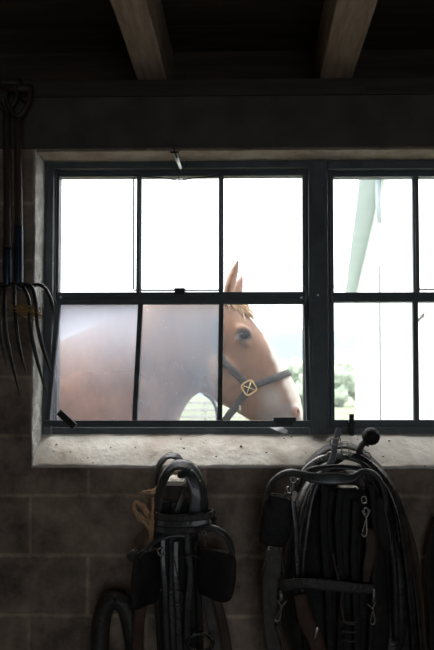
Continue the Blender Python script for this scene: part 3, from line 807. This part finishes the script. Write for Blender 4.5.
# halter
hal = bpy.data.objects.new('halter', None); COL.objects.link(hal); hal.parent = horse
def wrap(c, d0, d1, a0, a1, n, off=.005):
    """points round the body: from direction d0 towards d1, angles in degrees"""
    out = []
    for i in range(n + 1):
        a = R(a0 + (a1 - a0) * i / n); d = (d0 * math.cos(a) + d1 * math.sin(a)).normalized()
        h = HB.ray_cast(c + d * .6, -d)
        if h[0] is not None: out.append(h[0] + d * off)
    return out
def strap_world(name, pts, w, nrmc, par, m='halter', t=.004):
    """flat strap lying on the body; nrmc = list of normals"""
    bm = B(); q = spline([(*p, *n_) for p, n_ in zip(pts, nrmc)], 4); C = [Vector(a[:3]) for a in q]; out = []
    for i in range(len(C)):
        tg = (C[min(i+1, len(C)-1)] - C[max(i-1, 0)]).normalized(); nv = Vector(q[i][3:]).normalized()
        u = tg.cross(nv).normalized(); v = u.cross(tg)
        out.append([C[i] + u*x + v*y for x, y in ((-w/2, -t/2), (-w/2, t/2), (-w/6, t*.7), (w/6, t*.7), (w/2, t/2), (w/2, -t/2))])
    rings(bm, out); return build(name, bm, m, par)
def nrms(pts):
    r_ = []
    for p in pts:
        co, no, ix, ds = HB.find_nearest(p); r_.append(no)
    return r_
RING = (249, 388)
r0 = HP(*RING); dn = HP(288, 373) - r0; dn.normalize()
pts = wrap(r0, Vector((0, -1, 0)), dn, 0, 180, 22, .006)
strap_world('noseband', pts, .034, nrms(pts), hal)
a = side(249, 389, -1, .007); b2 = side(241, 400, -1, .007); yb_ = b2.y - .004
c1 = P(234, 409, yb_); c2 = P(227, 418, yb_ + .01); c3 = P(220, 432, yb_ + .03); c4 = P(217, 455, yb_ + .05)
strap_world('lead_strap', [a, b2, c1, c2, c3, c4], .036, [Vector((-.1, -1, 0))] * 6, hal)
bm = B(); q = P(240, 408, yb_ - .002); box(bm, (q.x - .004, q.y, q.z - .012), (q.x + .004, q.y + .003, q.z + .012)); build('tag', bm, 'peg', hal, smooth=False, bevel=.001)
for s in (-1, 1):
    pts = [side(*q_, s, .006) for q_ in ((249, 387), (241, 379), (232, 370), (224, 362), (219, 350), (217, 335), (219, 320))]
    strap_world('cheek_strap', pts, .036, nrms(pts), hal)
    rp = side(*RING, s, .012); bm = B(); ppt = []
    h_ = .036
    for k in range(20):
        a = 2*PI*k/20; ca_, sa_ = math.cos(a), math.sin(a)
        x = h_*math.copysign(abs(ca_)**.5, ca_)*.85; z = h_*math.copysign(abs(sa_)**.5, sa_)*.85
        ro = R(30); ppt.append(rp + Vector((x*math.cos(ro) - z*math.sin(ro), s*.004, x*math.sin(ro) + z*math.cos(ro))))
    tube(bm, ppt, .0036, 6, True, 2)
    bar(bm, ppt[2] , ppt[12], .004, .004); bar(bm, ppt[7], ppt[17], .004, .004)
    build('square_ring', bm, 'brass', hal)['label'] = 'brass square ring'
# rope hanging under the jaw
bm = B(); c0 = HP(224, 405, -.05)
tube(bm, [HP(205, 394, -.06), HP(212, 399, -.07), HP(217, 409, -.07), HP(219, 425, -.07), HP(222, 450, -.06), HP(228, 470, -.05)], .008, 8)
build('throat_strap', bm, 'halter', hal)

# ================================================================ FORKS ON THE LEFT
def fork(name, hx, hy0, hy1, Y, tines, head, label, sock, gripw=12):
    f = empty(name, P(hx, hy1, Y), label, 'pitchfork', 'pitchforks hung on the wall left of the window')
    bm = B(); tube(bm, [P(hx - 1, hy0, Y), P(hx, (hy0 + hy1)/2, Y), P(hx, sock, Y)], [.0125, .0135, .0145], 12); build('handle', bm, 'wood', f)
    bm = B(); tube(bm, [P(hx, sock - 2, Y), P(hx, hy1 - 12, Y), P(hx, hy1 + 2, Y)], [.0155, .0165, .013], 12); build('socket', bm, 'ferrule', f)
    bm = B(); c = P(hx - 1, hy0 - 1, Y); w = gripw * .0034 * 1.0
    tube(bm, [c + Vector((-w, 0, .10)), c + Vector((-w*.9, 0, .05)), c, c + Vector((w*.9, 0, .05)), c + Vector((w, 0, .10))], .008, 8)
    tube(bm, [c + Vector((-w - .01, 0, .10)), c + Vector((w + .01, 0, .10))], .013, 10, False, 1, False); build('grip', bm, 'wood', f)
    bm = B(); tube(bm, [P(*h_) for h_ in head], .0075, 8); build('crossbar', bm, 'iron', f)
    for t_ in tines:
        bm = B(); nT = len(t_); tube(bm, [P(*q_) for q_ in t_], [.0062]*(nT-1) + [.0016], 8); build('tine', bm, 'iron', f)
fork('pitchfork', 18.5, 118, 287, 2.13,
     [[(5, 288, 2.10), (4.5, 305, 2.07), (6, 331, 2.05), (12, 362, 2.07), (20, 396, 2.11)],
      [(14.5, 286, 2.10), (14.5, 303, 2.06), (17, 331, 2.04), (20.5, 352, 2.06), (27, 376, 2.10)],
      [(22.5, 286, 2.10), (29, 300, 2.06), (30, 325, 2.04), (37, 360, 2.06), (46.5, 394, 2.10)],
      [(23.5, 284, 2.11), (32, 287, 2.08), (36, 303, 2.05), (37.5, 325, 2.04), (43.5, 350, 2.06), (53, 377, 2.10)]],
     [(3, 290, 2.10), (9, 286, 2.11), (18, 284.5, 2.12), (25, 285, 2.11)],
     'hay fork with a blued steel socket and long curved tines, the one nearer the window', 228)
fork('pitchfork', 7.5, 112, 284, 2.16,
     [[(32, 286, 2.155), (38, 284.5, 2.14), (45, 288, 2.12), (50, 297, 2.105), (52.5, 306, 2.10), (54.5, 316, 2.11)],
      [(2, 288, 2.155), (-1, 300, 2.13), (0, 330, 2.11), (6, 365, 2.13)],
      [(-10, 288, 2.155), (-14, 303, 2.13), (-12, 335, 2.11), (-6, 366, 2.13)]],
     [(-16, 290, 2.15), (-4, 286, 2.16), (8, 284, 2.16), (24, 286, 2.16), (34, 286.5, 2.15)],
     'dark fork with a thick hooked tine reaching over the window frame', 250)
for i, (hx, hy, nm) in enumerate(((18.5, 104, 'iron wall hook carrying the fork nearer the window'), (7.5, 98, 'iron wall hook carrying the fork at the left edge'))):
    bm = B(); c = P(hx, hy - 16, 2.13 + .03*i)
    c.z = P(hx - 1, (118, 112)[i] - 1, (2.13, 2.16)[i]).z + .10 + .013 * (0) 
    c = Vector((P(hx - 1, hy, 2.13 + .03*i).x, 2.13 + .03*i, c.z - .016))
    tube(bm, [Vector((c.x, YI + .005, c.z)), c + Vector((0, .02, -.006)), c + Vector((0, -.01, -.004)), c + Vector((0, -.025, .016))], .005, 8)
    tag(build('wall_hook', bm, 'iron'), nm, 'hook')
# straw caught between the tines
bm = B(); rnd = random.Random(5)
for i in range(90):
    a = P(rnd.uniform(8, 30), rnd.uniform(303, 313), rnd.uniform(2.03, 2.09)); b2 = P(rnd.uniform(26, 43), rnd.uniform(308, 321), rnd.uniform(2.03, 2.10))
    tube(bm, [a, (a + b2)/2 + Vector((0, rnd.uniform(-.01, .01), rnd.uniform(-.004, .008))), b2], .0010, 4, False, 2)
tag(build('straw_wisp', bm, 'straw'), 'yellow wisp of straw caught between the fork tines', 'straw', kind='stuff')

# ================================================================ PEGS
def peg(x0, y0, x1, y1, Y, label, yc):
    a = P(x0, y0, Y); b2 = P(x1, y1, Y); m_ = P(x0, yc, Y)
    pe = empty('wooden_peg', ((a.x + b2.x) / 2, YI, b2.z), label, 'peg')
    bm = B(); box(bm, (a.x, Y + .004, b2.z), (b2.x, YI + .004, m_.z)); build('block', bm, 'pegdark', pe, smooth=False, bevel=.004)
    bm = B(); box(bm, (a.x, Y, m_.z + .0005), (b2.x, YI + .004, a.z)); build('lit_top', bm, 'peg', pe, smooth=False, bevel=.003)['label'] = 'pale top of the peg, light painted into its colour'  # top slab coloured pale for the light falling on it
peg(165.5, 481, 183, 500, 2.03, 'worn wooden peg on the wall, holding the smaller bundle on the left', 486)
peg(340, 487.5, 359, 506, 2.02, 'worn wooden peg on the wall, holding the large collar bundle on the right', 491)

# ================================================================ LEFT BUNDLE: blinder bridle
br = empty('bridle', P(178, 530, 2.06), 'black leather bridle with two blinders hanging on the left peg below the sill', 'bridle')
def strap(name, par, pts, w, t=.004, ang=0, m='leather', label=None, n=8):
    bm = B(); ribbon(bm, pts, w, t, ang, n); o = build(name, bm, m, par)
    if label: o['label'] = label
    return o
# wide crown strap over the peg
strap('crown_strap', br, [(157, 545, 2.05), (157, 520, 2.04), (159, 497, 2.035), (164, 478, 2.03), (172, 467, 2.03), (181, 464.5, 2.03), (191, 468, 2.03), (199, 480, 2.035), (203, 500, 2.04), (204.5, 525, 2.05)],
      [.024, .028, .034, .040, .046, .05, .046, .040, .034, .028], .006, [20, 25, 30, 42, 52, 56, 52, 42, 30, 25], 'satin')
strap('inner_strap', br, [(178, 474, 2.02), (187, 473, 2.015), (193, 480, 2.012), (196, 495, 2.012), (195, 512, 2.015), (193, 530, 2.02)],
      [.03, .036, .042, .044, .042, .032], .005, [50, 40, 20, 8, 5, 5], 'satin')
strap('inner_strap', br, [(184, 487, 2.03), (181, 500, 2.02), (176, 515, 2.02), (172, 532, 2.03)], [.012, .02, .022, .02], .004, 15, 'leather')
# strap roll behind, on the lip of the sill
strap('rolled_strap', br, [(160, 492, 2.12), (157, 478, 2.11), (160, 464, 2.105), (168, 456, 2.10), (177, 457, 2.10), (182, 466, 2.10), (182, 482, 2.11)],
      [.02, .026, .030, .034, .034, .03, .02], .005, [30, 40, 48, 60, 60, 50, 30], 'satin')
strap('rolled_strap', br, [(163, 478, 2.09), (170, 471, 2.085), (180, 466, 2.08), (187, 463, 2.08), (194, 468, 2.09)], .014, .004, 40, 'leather')
# browband: stacked flat straps bent round, box-like
for k, (dy, dY, w_) in enumerate(((0, 0, .022), (6, .006, .026), (12, .012, .026))):
    strap('browband', br, [(163, 514 + dy, 2.07), (156.5, 514 + dy, 2.03), (156, 515.5 + dy, 1.995), (165, 518 + dy, 1.985 + dY), (185, 518 + dy, 1.98 + dY), (205, 516.5 + dy, 1.985 + dY), (212, 514.5 + dy, 1.995), (212.5, 512.5 + dy, 2.03), (204, 511 + dy, 2.07)],
          w_, .004, [0, 0, 5, 8, 8, 8, 5, 0, 0], ('leather2', 'leather', 'leather2')[k])
# blinder arms
strap('blinder_arm', br, [(186, 535, 1.99), (172, 535, 1.985), (158, 540, 1.98), (146, 549, 1.985), (138, 558, 1.99), (134, 566, 2.0)], [.016, .016, .015, .014, .011, .008], .008, [-20, -35, -40, -35, -30, -30], 'satin')
strap('blinder_arm', br, [(196, 531, 1.985), (205, 527.5, 1.975), (216, 529, 1.97), (226, 536, 1.97), (231, 547, 1.975), (233, 562, 1.985)], [.014, .018, .020, .020, .018, .014], .008, [30, 40, 42, 35, 20, 10], 'satin')
strap('blinder_arm', br, [(200, 530, 2.0), (204, 538, 2.0), (206, 548, 2.0)], .010, .004, 10, 'leather2')
bm = B(); panel(bm, [(139, 552, 1.97), (148, 550, 1.985), (157, 552, 2.01), (159, 580, 2.02), (157, 600, 2.02), (146, 606, 1.99), (134, 610, 1.96), (131, 600, 1.955), (132, 575, 1.955), (135, 558, 1.96)], .007, .006)
build('blinder', bm, 'leatherm', br)
bm = B(); panel(bm, [(198, 551, 2.0), (204, 549, 1.99), (218, 551, 1.97), (230, 554, 1.96), (235.5, 559, 1.955), (235.5, 580, 1.955), (233, 594, 1.958), (229, 601, 1.96), (220, 602, 1.97), (206, 596, 1.985), (198.5, 590, 2.0)], .007, .006)
build('blinder', bm, 'leatherm', br)
strap('blinder_rim', br, [(139, 558, 1.962), (143, 553, 1.966), (150, 551, 1.975), (157, 548, 1.99)], .004, .004, 0, 'greypad')
strap('blinder_rim', br, [(200, 549, 1.985), (210, 549, 1.975), (222, 551.5, 1.960), (232, 555, 1.95)], .003, .004, 0, 'brown')
bm = B(); panel(bm, [(126.5, 555, 1.98), (134, 549, 1.99), (138, 552, 1.985), (136, 560, 1.97), (131, 562, 1.97)], .005, .002); build('keeper', bm, 'leather2', br)
strap('thong', br, [(137, 552, 1.98), (133, 546, 1.98), (134, 540, 1.99), (140, 533, 2.0), (147, 527, 2.02)], .004, .003, 0, 'brown')
# reins folded flat against the wall behind the cheek straps
for x_, w_, m_ in ((164, .034, 'leatherm'), (173.5, .032, 'leather'), (183, .034, 'leatherm'), (193, .032, 'leatherm')):
    strap('folded_rein', br, [(x_ + 2, 502, 2.075), (x_, 525, 2.075), (x_, 560, 2.07), (x_ - 1, 600, 2.07), (x_ + 1, 640, 2.07), (x_ + 2, 668, 2.075)], w_, .005, 6, m_)
# cheek straps hanging down
for q_, w_, m_ in (([(163, 535, 2.02), (163, 560, 2.01), (165, 590, 2.01), (166, 625, 2.02), (168, 660, 2.03)], .020, 'leather'),
                   ([(187, 530, 2.01), (188, 552, 2.0), (190.5, 575, 2.0), (188, 605, 2.0), (187, 640, 2.01), (187, 665, 2.02)], .021, 'leather2'),
                   ([(176, 540, 2.03), (176, 575, 2.02), (178, 610, 2.02), (180, 660, 2.03)], .022, 'leather'),
                   ([(157, 540, 2.04), (156, 580, 2.03), (158, 620, 2.03), (160, 655, 2.04)], .016, 'leatherm'),
                   ([(196, 540, 2.03), (198, 580, 2.03), (200, 620, 2.03), (201, 660, 2.04)], .018, 'leatherm')):
    strap('cheek_strap', br, q_, w_, .004, 8, m_)
strap('cheek_strap', br, [(172, 552, 2.0), (176, 568, 1.99), (180, 590, 1.99), (182, 612, 1.995)], .003, .003, 0, 'brown')
strap('loop', br, [(184.5, 558, 1.99), (188, 555.5, 1.985), (195, 556, 1.985), (199, 558, 1.99)], .004, .003, 0, 'brown')
bm = B(); tube(bm, [P(169, 588, 1.985), P(176, 590, 1.98), P(181, 593, 1.98), P(182.5, 600, 1.98), P(179, 606, 1.98), P(173, 607, 1.985)], .0018, 6); build('lace', bm, 'brown', br)
bm = B(); buckle(bm, 161, 552, 1.995, .018, .022, .0022, .5); build('buckle', bm, 'nickel', br)
bm = B(); buckle(bm, 204, 533, 1.985, .012, .014, .0018, .2); build('buckle', bm, 'nickel', br)
for rv in ((200, 481, 2.005), (161, 590, 2.0)):
    bm = B(); sphere(bm, P(*rv), .003, 10); build('rivet', bm, 'nickel', br)

# iron ring of the collar low on the bundle, leather hangings under the bridle
cl = empty('strap_bundle', P(200, 650, 2.06), 'worn grey and red-brown leather straps hanging under the left bridle', 'strap')
strap('red_strap', cl, [(146, 560, 2.07), (142, 585, 2.05), (140, 610, 2.04), (138, 635, 2.04), (137, 665, 2.05)], [.03, .036, .038, .036, .036], .005, 10, 'red', 'red-brown strap')
strap('grey_strap', cl, [(196, 560, 2.09), (204, 590, 2.07), (210, 615, 2.06), (215, 640, 2.06), (218, 670, 2.07)], [.02, .026, .030, .032, .032], .005, 10, 'greypad', 'worn grey strap')
strap('grey_strap', cl, [(205, 565, 2.10), (214, 590, 2.08), (221, 615, 2.07), (226, 640, 2.07), (230, 670, 2.08)], [.016, .022, .028, .03, .03], .005, 10, 'brown')
bm = B()
tube(bm, [P(200 + 13*math.cos(a), 643 + 9*math.sin(a), 2.0 - .02*math.sin(a)) for a in [i*2*PI/14 for i in range(14)]], .006, 8, True, 3)
build('ring', bm, 'leather', cl)
# twine
tw = None; bm = B(); rnd = random.Random(11)
for i in range(12):
    j = lambda s=3.4: rnd.uniform(-s, s)
    tube(bm, [P(155 + j(), 528 + j(4), 2.03), P(150 + j(), 516 + j(), 2.0), P(143 + j(), 507 + j(), 1.99), P(135 + j(1.6), 502 + j(1.4), 1.98), P(134.5 + j(1.5), 508 + j(), 1.98), P(141 + j(), 517 + j(), 1.985), P(149 + j(), 524 + j(), 2.0), P(151 + j(2), 540 + j(5), 2.0)], .0009, 5, False, 4)
for i in range(9):
    j = lambda s=3: rnd.uniform(-s, s)
    tube(bm, [P(158 + j(1), 488 + j(4), 2.08), P(152 + j(), 492 + j(), 2.05), P(144 + j(5), 493 + j(3), 2.03)], .0007, 4, False, 4)
    tube(bm, [P(153 + j(2), 500 + j(5), 2.02), P(152 + j(), 530 + j(), 2.0), P(149 + j(), 548 + j(), 1.985)], .0009, 4, False, 4)
tag(build('twine_loop', bm, 'twine'), 'frayed loop of brown baling twine tied to the left bridle', 'twine')

# dark small collar further left and low
bm = B()
tube(bm, [P(112, 600, 2.09), P(105, 608, 2.09), (P(101, 625, 2.09)), P(100, 660, 2.09), P(104, 700, 2.1), P(118, 715, 2.1), P(132, 700, 2.1), P(135, 660, 2.09), P(131, 625, 2.09), P(124, 605, 2.09)], .030, 14, True, 5)
tag(build('horse_collar', bm, 'leather2'), 'small dark padded collar hanging low in shadow, left of the bridle', 'collar')

# ================================================================ RIGHT BUNDLE: collar and hames
co = empty('horse_collar', P(345, 560, 2.1), 'large black padded horse collar with ball-topped hames hanging on the right peg', 'collar')
bm = B()
cp = [(343, 476, 2.12), (322, 484, 2.09), (311, 505, 2.08), (305, 540, 2.08), (301, 580, 2.09), (303, 625, 2.1), (318, 670, 2.1), (348, 690, 2.1), (378, 668, 2.1), (392, 625, 2.1), (394, 580, 2.09), (388, 540, 2.08), (378, 505, 2.08), (365, 484, 2.09)]
tube(bm, [P(*q_) for q_ in cp], [.030, .042, .052, .058, .062, .064, .062, .058, .062, .064, .062, .056, .050, .040], 20, True, 6)
build('collar_body', bm, 'leather', co)
bm = B()
cp2 = [(343, 467, 2.06), (324, 474, 2.03), (313, 495, 2.02), (306, 535, 2.015), (302, 580, 2.02), (305, 630, 2.03), (325, 678, 2.04)]
tube(bm, [P(*q_) for q_ in cp2], .013, 10); build('rim_roll', bm, 'leather', co)
# hames
def hame(pts, ball, m_='iron'):
    bm = B(); tube(bm, [P(*q_) for q_ in pts], [.009, .011, .012, .013, .013, .012][:len(pts)] , 10)
    h_ = build('hame', bm, m_, co)
    if ball:
        bm = B(); sphere(bm, P(*ball[:3]), ball[3], 24); tube(bm, [P(ball[0] - 4, ball[1] + 6, ball[2]), P(ball[0] - 5.5, ball[1] + 9, ball[2])], .011, 10, False, 2)
        build('ball', bm, 'leatherm', h_)['label'] = 'black ball finial'
hame([(369, 438, 2.02), (359.5, 452, 2.03), (372, 478, 2.045), (386, 515, 2.03), (394, 570, 2.02), (396, 640, 2.03)], (371, 436.5, 2.02, .0285))
hame([(343, 458, 2.10), (325, 470, 2.07), (308, 500, 2.04), (298, 550, 2.02), (296, 620, 2.03)], None)
# pads and straps draped over the collar top: glossy arcs
for q_, w_, a_, m_ in (
    ([(303, 474, 2.06), (312, 460, 2.07), (326, 449, 2.075), (343, 445.5, 2.08), (358, 449, 2.08), (372, 460, 2.075), (385, 476, 2.07), (397, 500, 2.06), (405, 535, 2.06)], .034, 62, 'leather2'),
    ([(300, 482, 2.03), (308, 468, 2.04), (324, 458.5, 2.045), (343, 455.5, 2.05), (360, 460, 2.045), (375, 471, 2.04), (388, 486, 2.035), (397, 510, 2.03), (402, 545, 2.03)], .036, 50, 'patent'),
    ([(352, 455, 2.01), (366, 461, 2.0), (380, 474, 2.0), (392, 492, 2.0), (401, 520, 2.0), (407, 560, 2.01), (412, 610, 2.02), (416, 670, 2.04)], .024, 35, 'patent'),
    ([(360, 458, 2.03), (376, 468, 2.02), (391, 486, 2.015), (402, 512, 2.015), (410, 550, 2.02), (418, 600, 2.04), (424, 670, 2.05)], .022, 35, 'leather')):
    strap('draped_strap', co, q_, w_, .006, a_, m_)
strap('top_strap', co, [(339.5, 428, 2.045), (337, 436, 2.04), (334.5, 446, 2.03), (334, 455, 2.02), (330, 464, 2.01), (324, 472, 2.01)], [.018, .020, .019, .019, .022, .024], .005, [0, 0, 0, 5, 10, 10], 'greystrap', 'worn grey buckle strap')
bm = B(); buckle(bm, 335.5, 441.5, 2.022, .034, .018, .0024, .1); buckle(bm, 345, 448, 2.02, .022, .042, .0016, .1); build('buckle', bm, 'nickel', co)
bm = B(); tube(bm, [P(365, 452, 2.02), P(369, 453, 2.015), P(371, 457, 2.01), P(368, 460, 2.01)], .0018, 6); build('lace', bm, 'brown', co)

# traces hanging to the right
gt = 'leather traces hanging right of the large collar'
for i, (q_, w_, m_, lb) in enumerate((
    ([(396, 496, 2.10), (405, 525, 2.08), (411, 555, 2.07), (414, 590, 2.07), (417, 640, 2.08), (418, 675, 2.1)], [.02, .034, .05, .055, .05, .045], 'brown', 'broad brown worn leather trace hanging outermost beside the large collar'),
    ([(384, 480, 2.07), (395, 505, 2.05), (401, 545, 2.04), (404, 590, 2.04), (405, 640, 2.05), (405, 675, 2.06)], [.018, .028, .035, .038, .038, .038], 'leather2', 'black leather trace hanging between the collar and the brown trace'))):
    bm = B(); ribbon(bm, q_, w_, .006, 15); tag(build('leather_trace', bm, m_), lb, 'strap', gt)
bm = B(); ribbon(bm, [(440, 520, 2.14), (433, 545, 2.13), (430, 580, 2.13), (433, 620, 2.14), (434, 670, 2.15)], .03, .006, 15)
tag(build('leather_strap', bm, 'leatherm'), 'dark leather strap hanging at the right edge of the wall', 'strap')

# right bridle, in front of the collar
rb = empty('bridle', P(325, 500, 1.98), 'larger black leather bridle with blinders draped in front of the big collar', 'bridle')
strap('browband', rb, [(267.5, 512, 1.99), (266.5, 500, 1.985), (269, 488, 1.98), (276, 478, 1.975), (288, 472.5, 1.97), (300, 474, 1.965), (314, 478, 1.955), (335, 479, 1.95), (352, 478, 1.955), (362, 472, 1.96), (372, 473, 1.965), (380, 481, 1.97), (385, 496, 1.975), (386, 518, 1.985), (387, 545, 1.995)],
      [.011, .013, .015, .017, .020, .026, .034, .038, .028, .020, .020, .019, .017, .014, .010], .010, [30, 35, 40, 42, 42, 35, 20, 12, 25, 40, 42, 40, 30, 20, 10], 'satin')
strap('crown_strap', rb, [(300, 486, 1.99), (308, 471, 1.985), (325, 467.5, 1.98), (345, 467, 1.978), (362, 470, 1.98), (372, 480, 1.985)], .016, .006, 30, 'leather')
bm = B(); panel(bm, [(265, 497, 1.985), (271, 494.5, 1.98), (282, 497, 1.98), (292, 500, 1.985), (293, 520, 1.985), (289, 538, 1.985), (282, 547, 1.985), (270, 546, 1.98), (260, 541, 1.98), (259, 530, 1.98), (262, 510, 1.98)], .007, .008)
build('blinder', bm, 'leatherm', rb)
strap('blinder_rim', rb, [(271, 494, 1.972), (278, 494.5, 1.97), (285, 497, 1.97), (290, 500.5, 1.97)], .004, .004, 0, 'leather2')
strap('blinder_rim', rb, [(266, 497, 1.976), (262.5, 508, 1.972), (260, 525, 1.97), (258.5, 534, 1.97)], .003, .004, 0, 'leather2')
strap('blinder_rim', rb, [(284, 497, 1.965), (288, 489, 1.96), (290, 486, 1.96)], .004, .004, 0, 'greypad')
bm = B(); panel(bm, [(374, 500, 1.985), (380, 497, 1.98), (386, 505, 1.98), (391, 530, 1.985), (392, 548, 1.99), (386, 552, 1.995), (377, 540, 1.99), (373, 520, 1.99)], .007, .006)
build('blinder', bm, 'leatherm', rb)
strap('blinder_rim', rb, [(384.5, 508, 1.972), (387.5, 522, 1.972), (390, 536, 1.976), (391, 550, 1.98)], .004, .004, 10, 'greypad')
# cheek straps, winker details
for q_, w_, m_ in (([(294, 478, 1.975), (293, 500, 1.97), (296, 530, 1.97), (297, 560, 1.975), (299, 590, 1.98)], .016, 'leather'),
                   ([(326, 485, 1.975), (324, 520, 1.965), (326, 560, 1.965), (329, 600, 1.975), (331, 660, 1.99)], .024, 'leatherm'),
                   ([(342, 488, 1.985), (338, 520, 1.975), (340, 560, 1.975), (342, 600, 1.98), (340, 660, 1.99)], .024, 'leatherm'),
                   ([(372, 486, 1.985), (374, 515, 1.98), (376, 550, 1.98), (374, 585, 1.98), (372, 620, 1.985), (370, 660, 1.99)], .018, 'leatherm'),
                   ([(356, 500, 1.99), (355, 530, 1.98), (354, 560, 1.98), (356, 600, 1.985), (358, 660, 1.99)], .024, 'leatherm')):
    strap('cheek_strap', rb, q_, w_, .005, 8, m_)
strap('cheek_strap', rb, [(363, 532, 1.965), (370, 534, 1.962), (371, 550, 1.962), (368, 566, 1.965), (366, 582, 1.97)], [.02, .032, .034, .030, .022], .005, 5, 'brown', 'brown leather tab')
strap('nose_strap', rb, [(333, 553, 1.955), (335, 565, 1.95), (338, 578, 1.948), (342, 592, 1.95), (341, 605, 1.952), (345, 622, 1.955), (355, 624, 1.955)], .006, .004, 0, 'brown', 'thin brown strap')
for k, (yy) in enumerate((621, 631, 640)):
    strap('keeper', rb, [(342, yy, 1.955), (350, yy + 1.5, 1.952), (357, yy + 1, 1.955)], .006, .003, 0, 'brown' if k == 0 else 'leather2')
# snap hook under the peg
def snap(name, par, x, y, Y, L_, tilt=0.0):
    bm = B()
    def q_(dx, dy): return P(x + dx*math.cos(tilt) - dy*math.sin(tilt), y + dx*math.sin(tilt) + dy*math.cos(tilt), Y)
    tube(bm, [q_(-4, -L_*.42), q_(0, -L_*.2), q_(4, -L_*.44)], .0026, 6)             # forked swivel
    tube(bm, [q_(0, -L_*.2), q_(0, L_*.1), q_(-.5, L_*.38), q_(-3.5, L_*.45), q_(-5, L_*.34)], [.0034, .003, .003, .0026, .002], 8)
    tube(bm, [q_(-.2, -L_*.15), q_(-2.6, L_*.1), q_(-4.6, L_*.3)], .0014, 6)
    return build(name, bm, 'nickel', par)
snap('snap_hook', rb, 366.5, 523, 1.955, 30, -.03)
bm = B(); buckle(bm, 364, 500, 1.965, .014, .020, .0022, .1); buckle(bm, 366, 511, 1.96, .012, .018, .002, -.1); build('buckle', bm, 'nickel', rb)
bm = B(); buckle(bm, 293, 480, 1.962, .014, .018, .0022, .4); buckle(bm, 289, 490, 1.96, .010, .02, .002, .2); build('buckle', bm, 'nickel', rb)
bm = B(); panel(bm, [(293, 491, 1.955), (297.5, 493, 1.955), (296, 498, 1.955), (294, 502, 1.955), (292, 497, 1.955)], .003, .001); build('tag', bm, 'peg', rb)
bm = B(); panel(bm, [(359, 479, 1.955), (364, 482, 1.953), (364.5, 487, 1.955), (361, 486, 1.957)], .004, .001); build('strap_end', bm, 'greypad', rb)
# breast strap with two snaps
bs = empty('breast_strap', P(325, 585, 1.96), 'horizontal black strap with a snap hook at each end, across the large collar', 'strap')
strap('strap', bs, [(280, 586, 1.965), (288, 585, 1.955), (305, 583.5, 1.945), (325, 585, 1.942), (345, 587, 1.945), (362, 589, 1.952), (374, 589.5, 1.96)], [.034, .034, .034, .036, .034, .034, .03], .006, [0] * 7, 'leather2')
strap('hanger', bs, [(280, 590, 1.96), (281, 597, 1.955), (280.5, 602, 1.955)], .014, .006, 0, 'leather')
strap('hanger', bs, [(374, 588, 1.958), (374, 597, 1.955), (373.5, 603, 1.955)], .012, .006, 0, 'leather')
snap('snap_hook', bs, 281, 611, 1.95, 24, .12); snap('snap_hook', bs, 373.5, 613, 1.95, 24, -.2)
# grey pad on the left
gp = empty('back_pad', P(272, 600, 2.02), 'worn grey leather pad folded over at the left side of the big collar', 'pad')
bm = B()
ribbon(bm, [(277, 542, 2.03), (275, 552, 1.99), (272, 575, 1.98), (271, 600, 1.99), (272, 630, 2.01), (277, 670, 2.03)], [.03, .048, .056, .056, .052, .046], .016, 18)
build('pad', bm, 'greypad', gp)
strap('pad_edge', gp, [(273, 543, 2.01), (268, 551, 1.985), (265, 562, 1.98), (263, 572, 1.98), (263, 582, 1.985)], .007, .008, 10, 'leather2')
strap('pad_edge', gp, [(279, 546, 1.995), (282, 560, 1.985), (284, 575, 1.985)], .006, .006, 10, 'leather2')
strap('pad_strap', gp, [(276, 625, 1.98), (282, 640, 1.98), (288, 665, 1.99)], .012, .005, 10, 'brown')
# saddle skirt filling the middle of the bundle
sk = empty('harness_saddle', P(340, 560, 2.04), 'dark leather harness saddle hanging inside the big collar', 'saddle')
bm = B(); panel(bm, [(318, 492, 2.03), (345, 488, 2.02), (370, 492, 2.03), (382, 530, 2.03), (388, 590, 2.03), (385, 660, 2.04), (345, 680, 2.03), (305, 660, 2.04), (302, 590, 2.03), (308, 530, 2.03)], .012, .02)
build('skirt', bm, 'leatherm', sk)
strap('girth_strap', sk, [(300, 595, 1.985), (306, 620, 1.98), (316, 640, 1.985), (322, 665, 1.99)], [.04, .05, .05, .05], .006, 15, 'red', 'red-brown strap')
bm = B(); panel(bm, [(316, 627, 1.975), (319, 628, 1.975), (317, 637, 1.975), (314, 641, 1.975), (313.5, 637, 1.975)], .003, .001); build('tag', bm, 'nickel', sk)

# iron hooks carrying the small collar and the strap at the right edge
for px, py, Y, lb in ((117, 602, 2.09, 'iron wall hook under the top of the small dark collar'), (439, 522, 2.14, 'iron wall hook carrying the strap at the right edge')):
    c = P(px, py, Y); bm = B(); tube(bm, [Vector((c.x, YI + .005, c.z + .002)), c + Vector((0, .03, -.002)), c + Vector((0, -.012, -.002)), c + Vector((0, -.03, .018))], .005, 8)
    tag(build('wall_hook', bm, 'iron'), lb, 'hook')
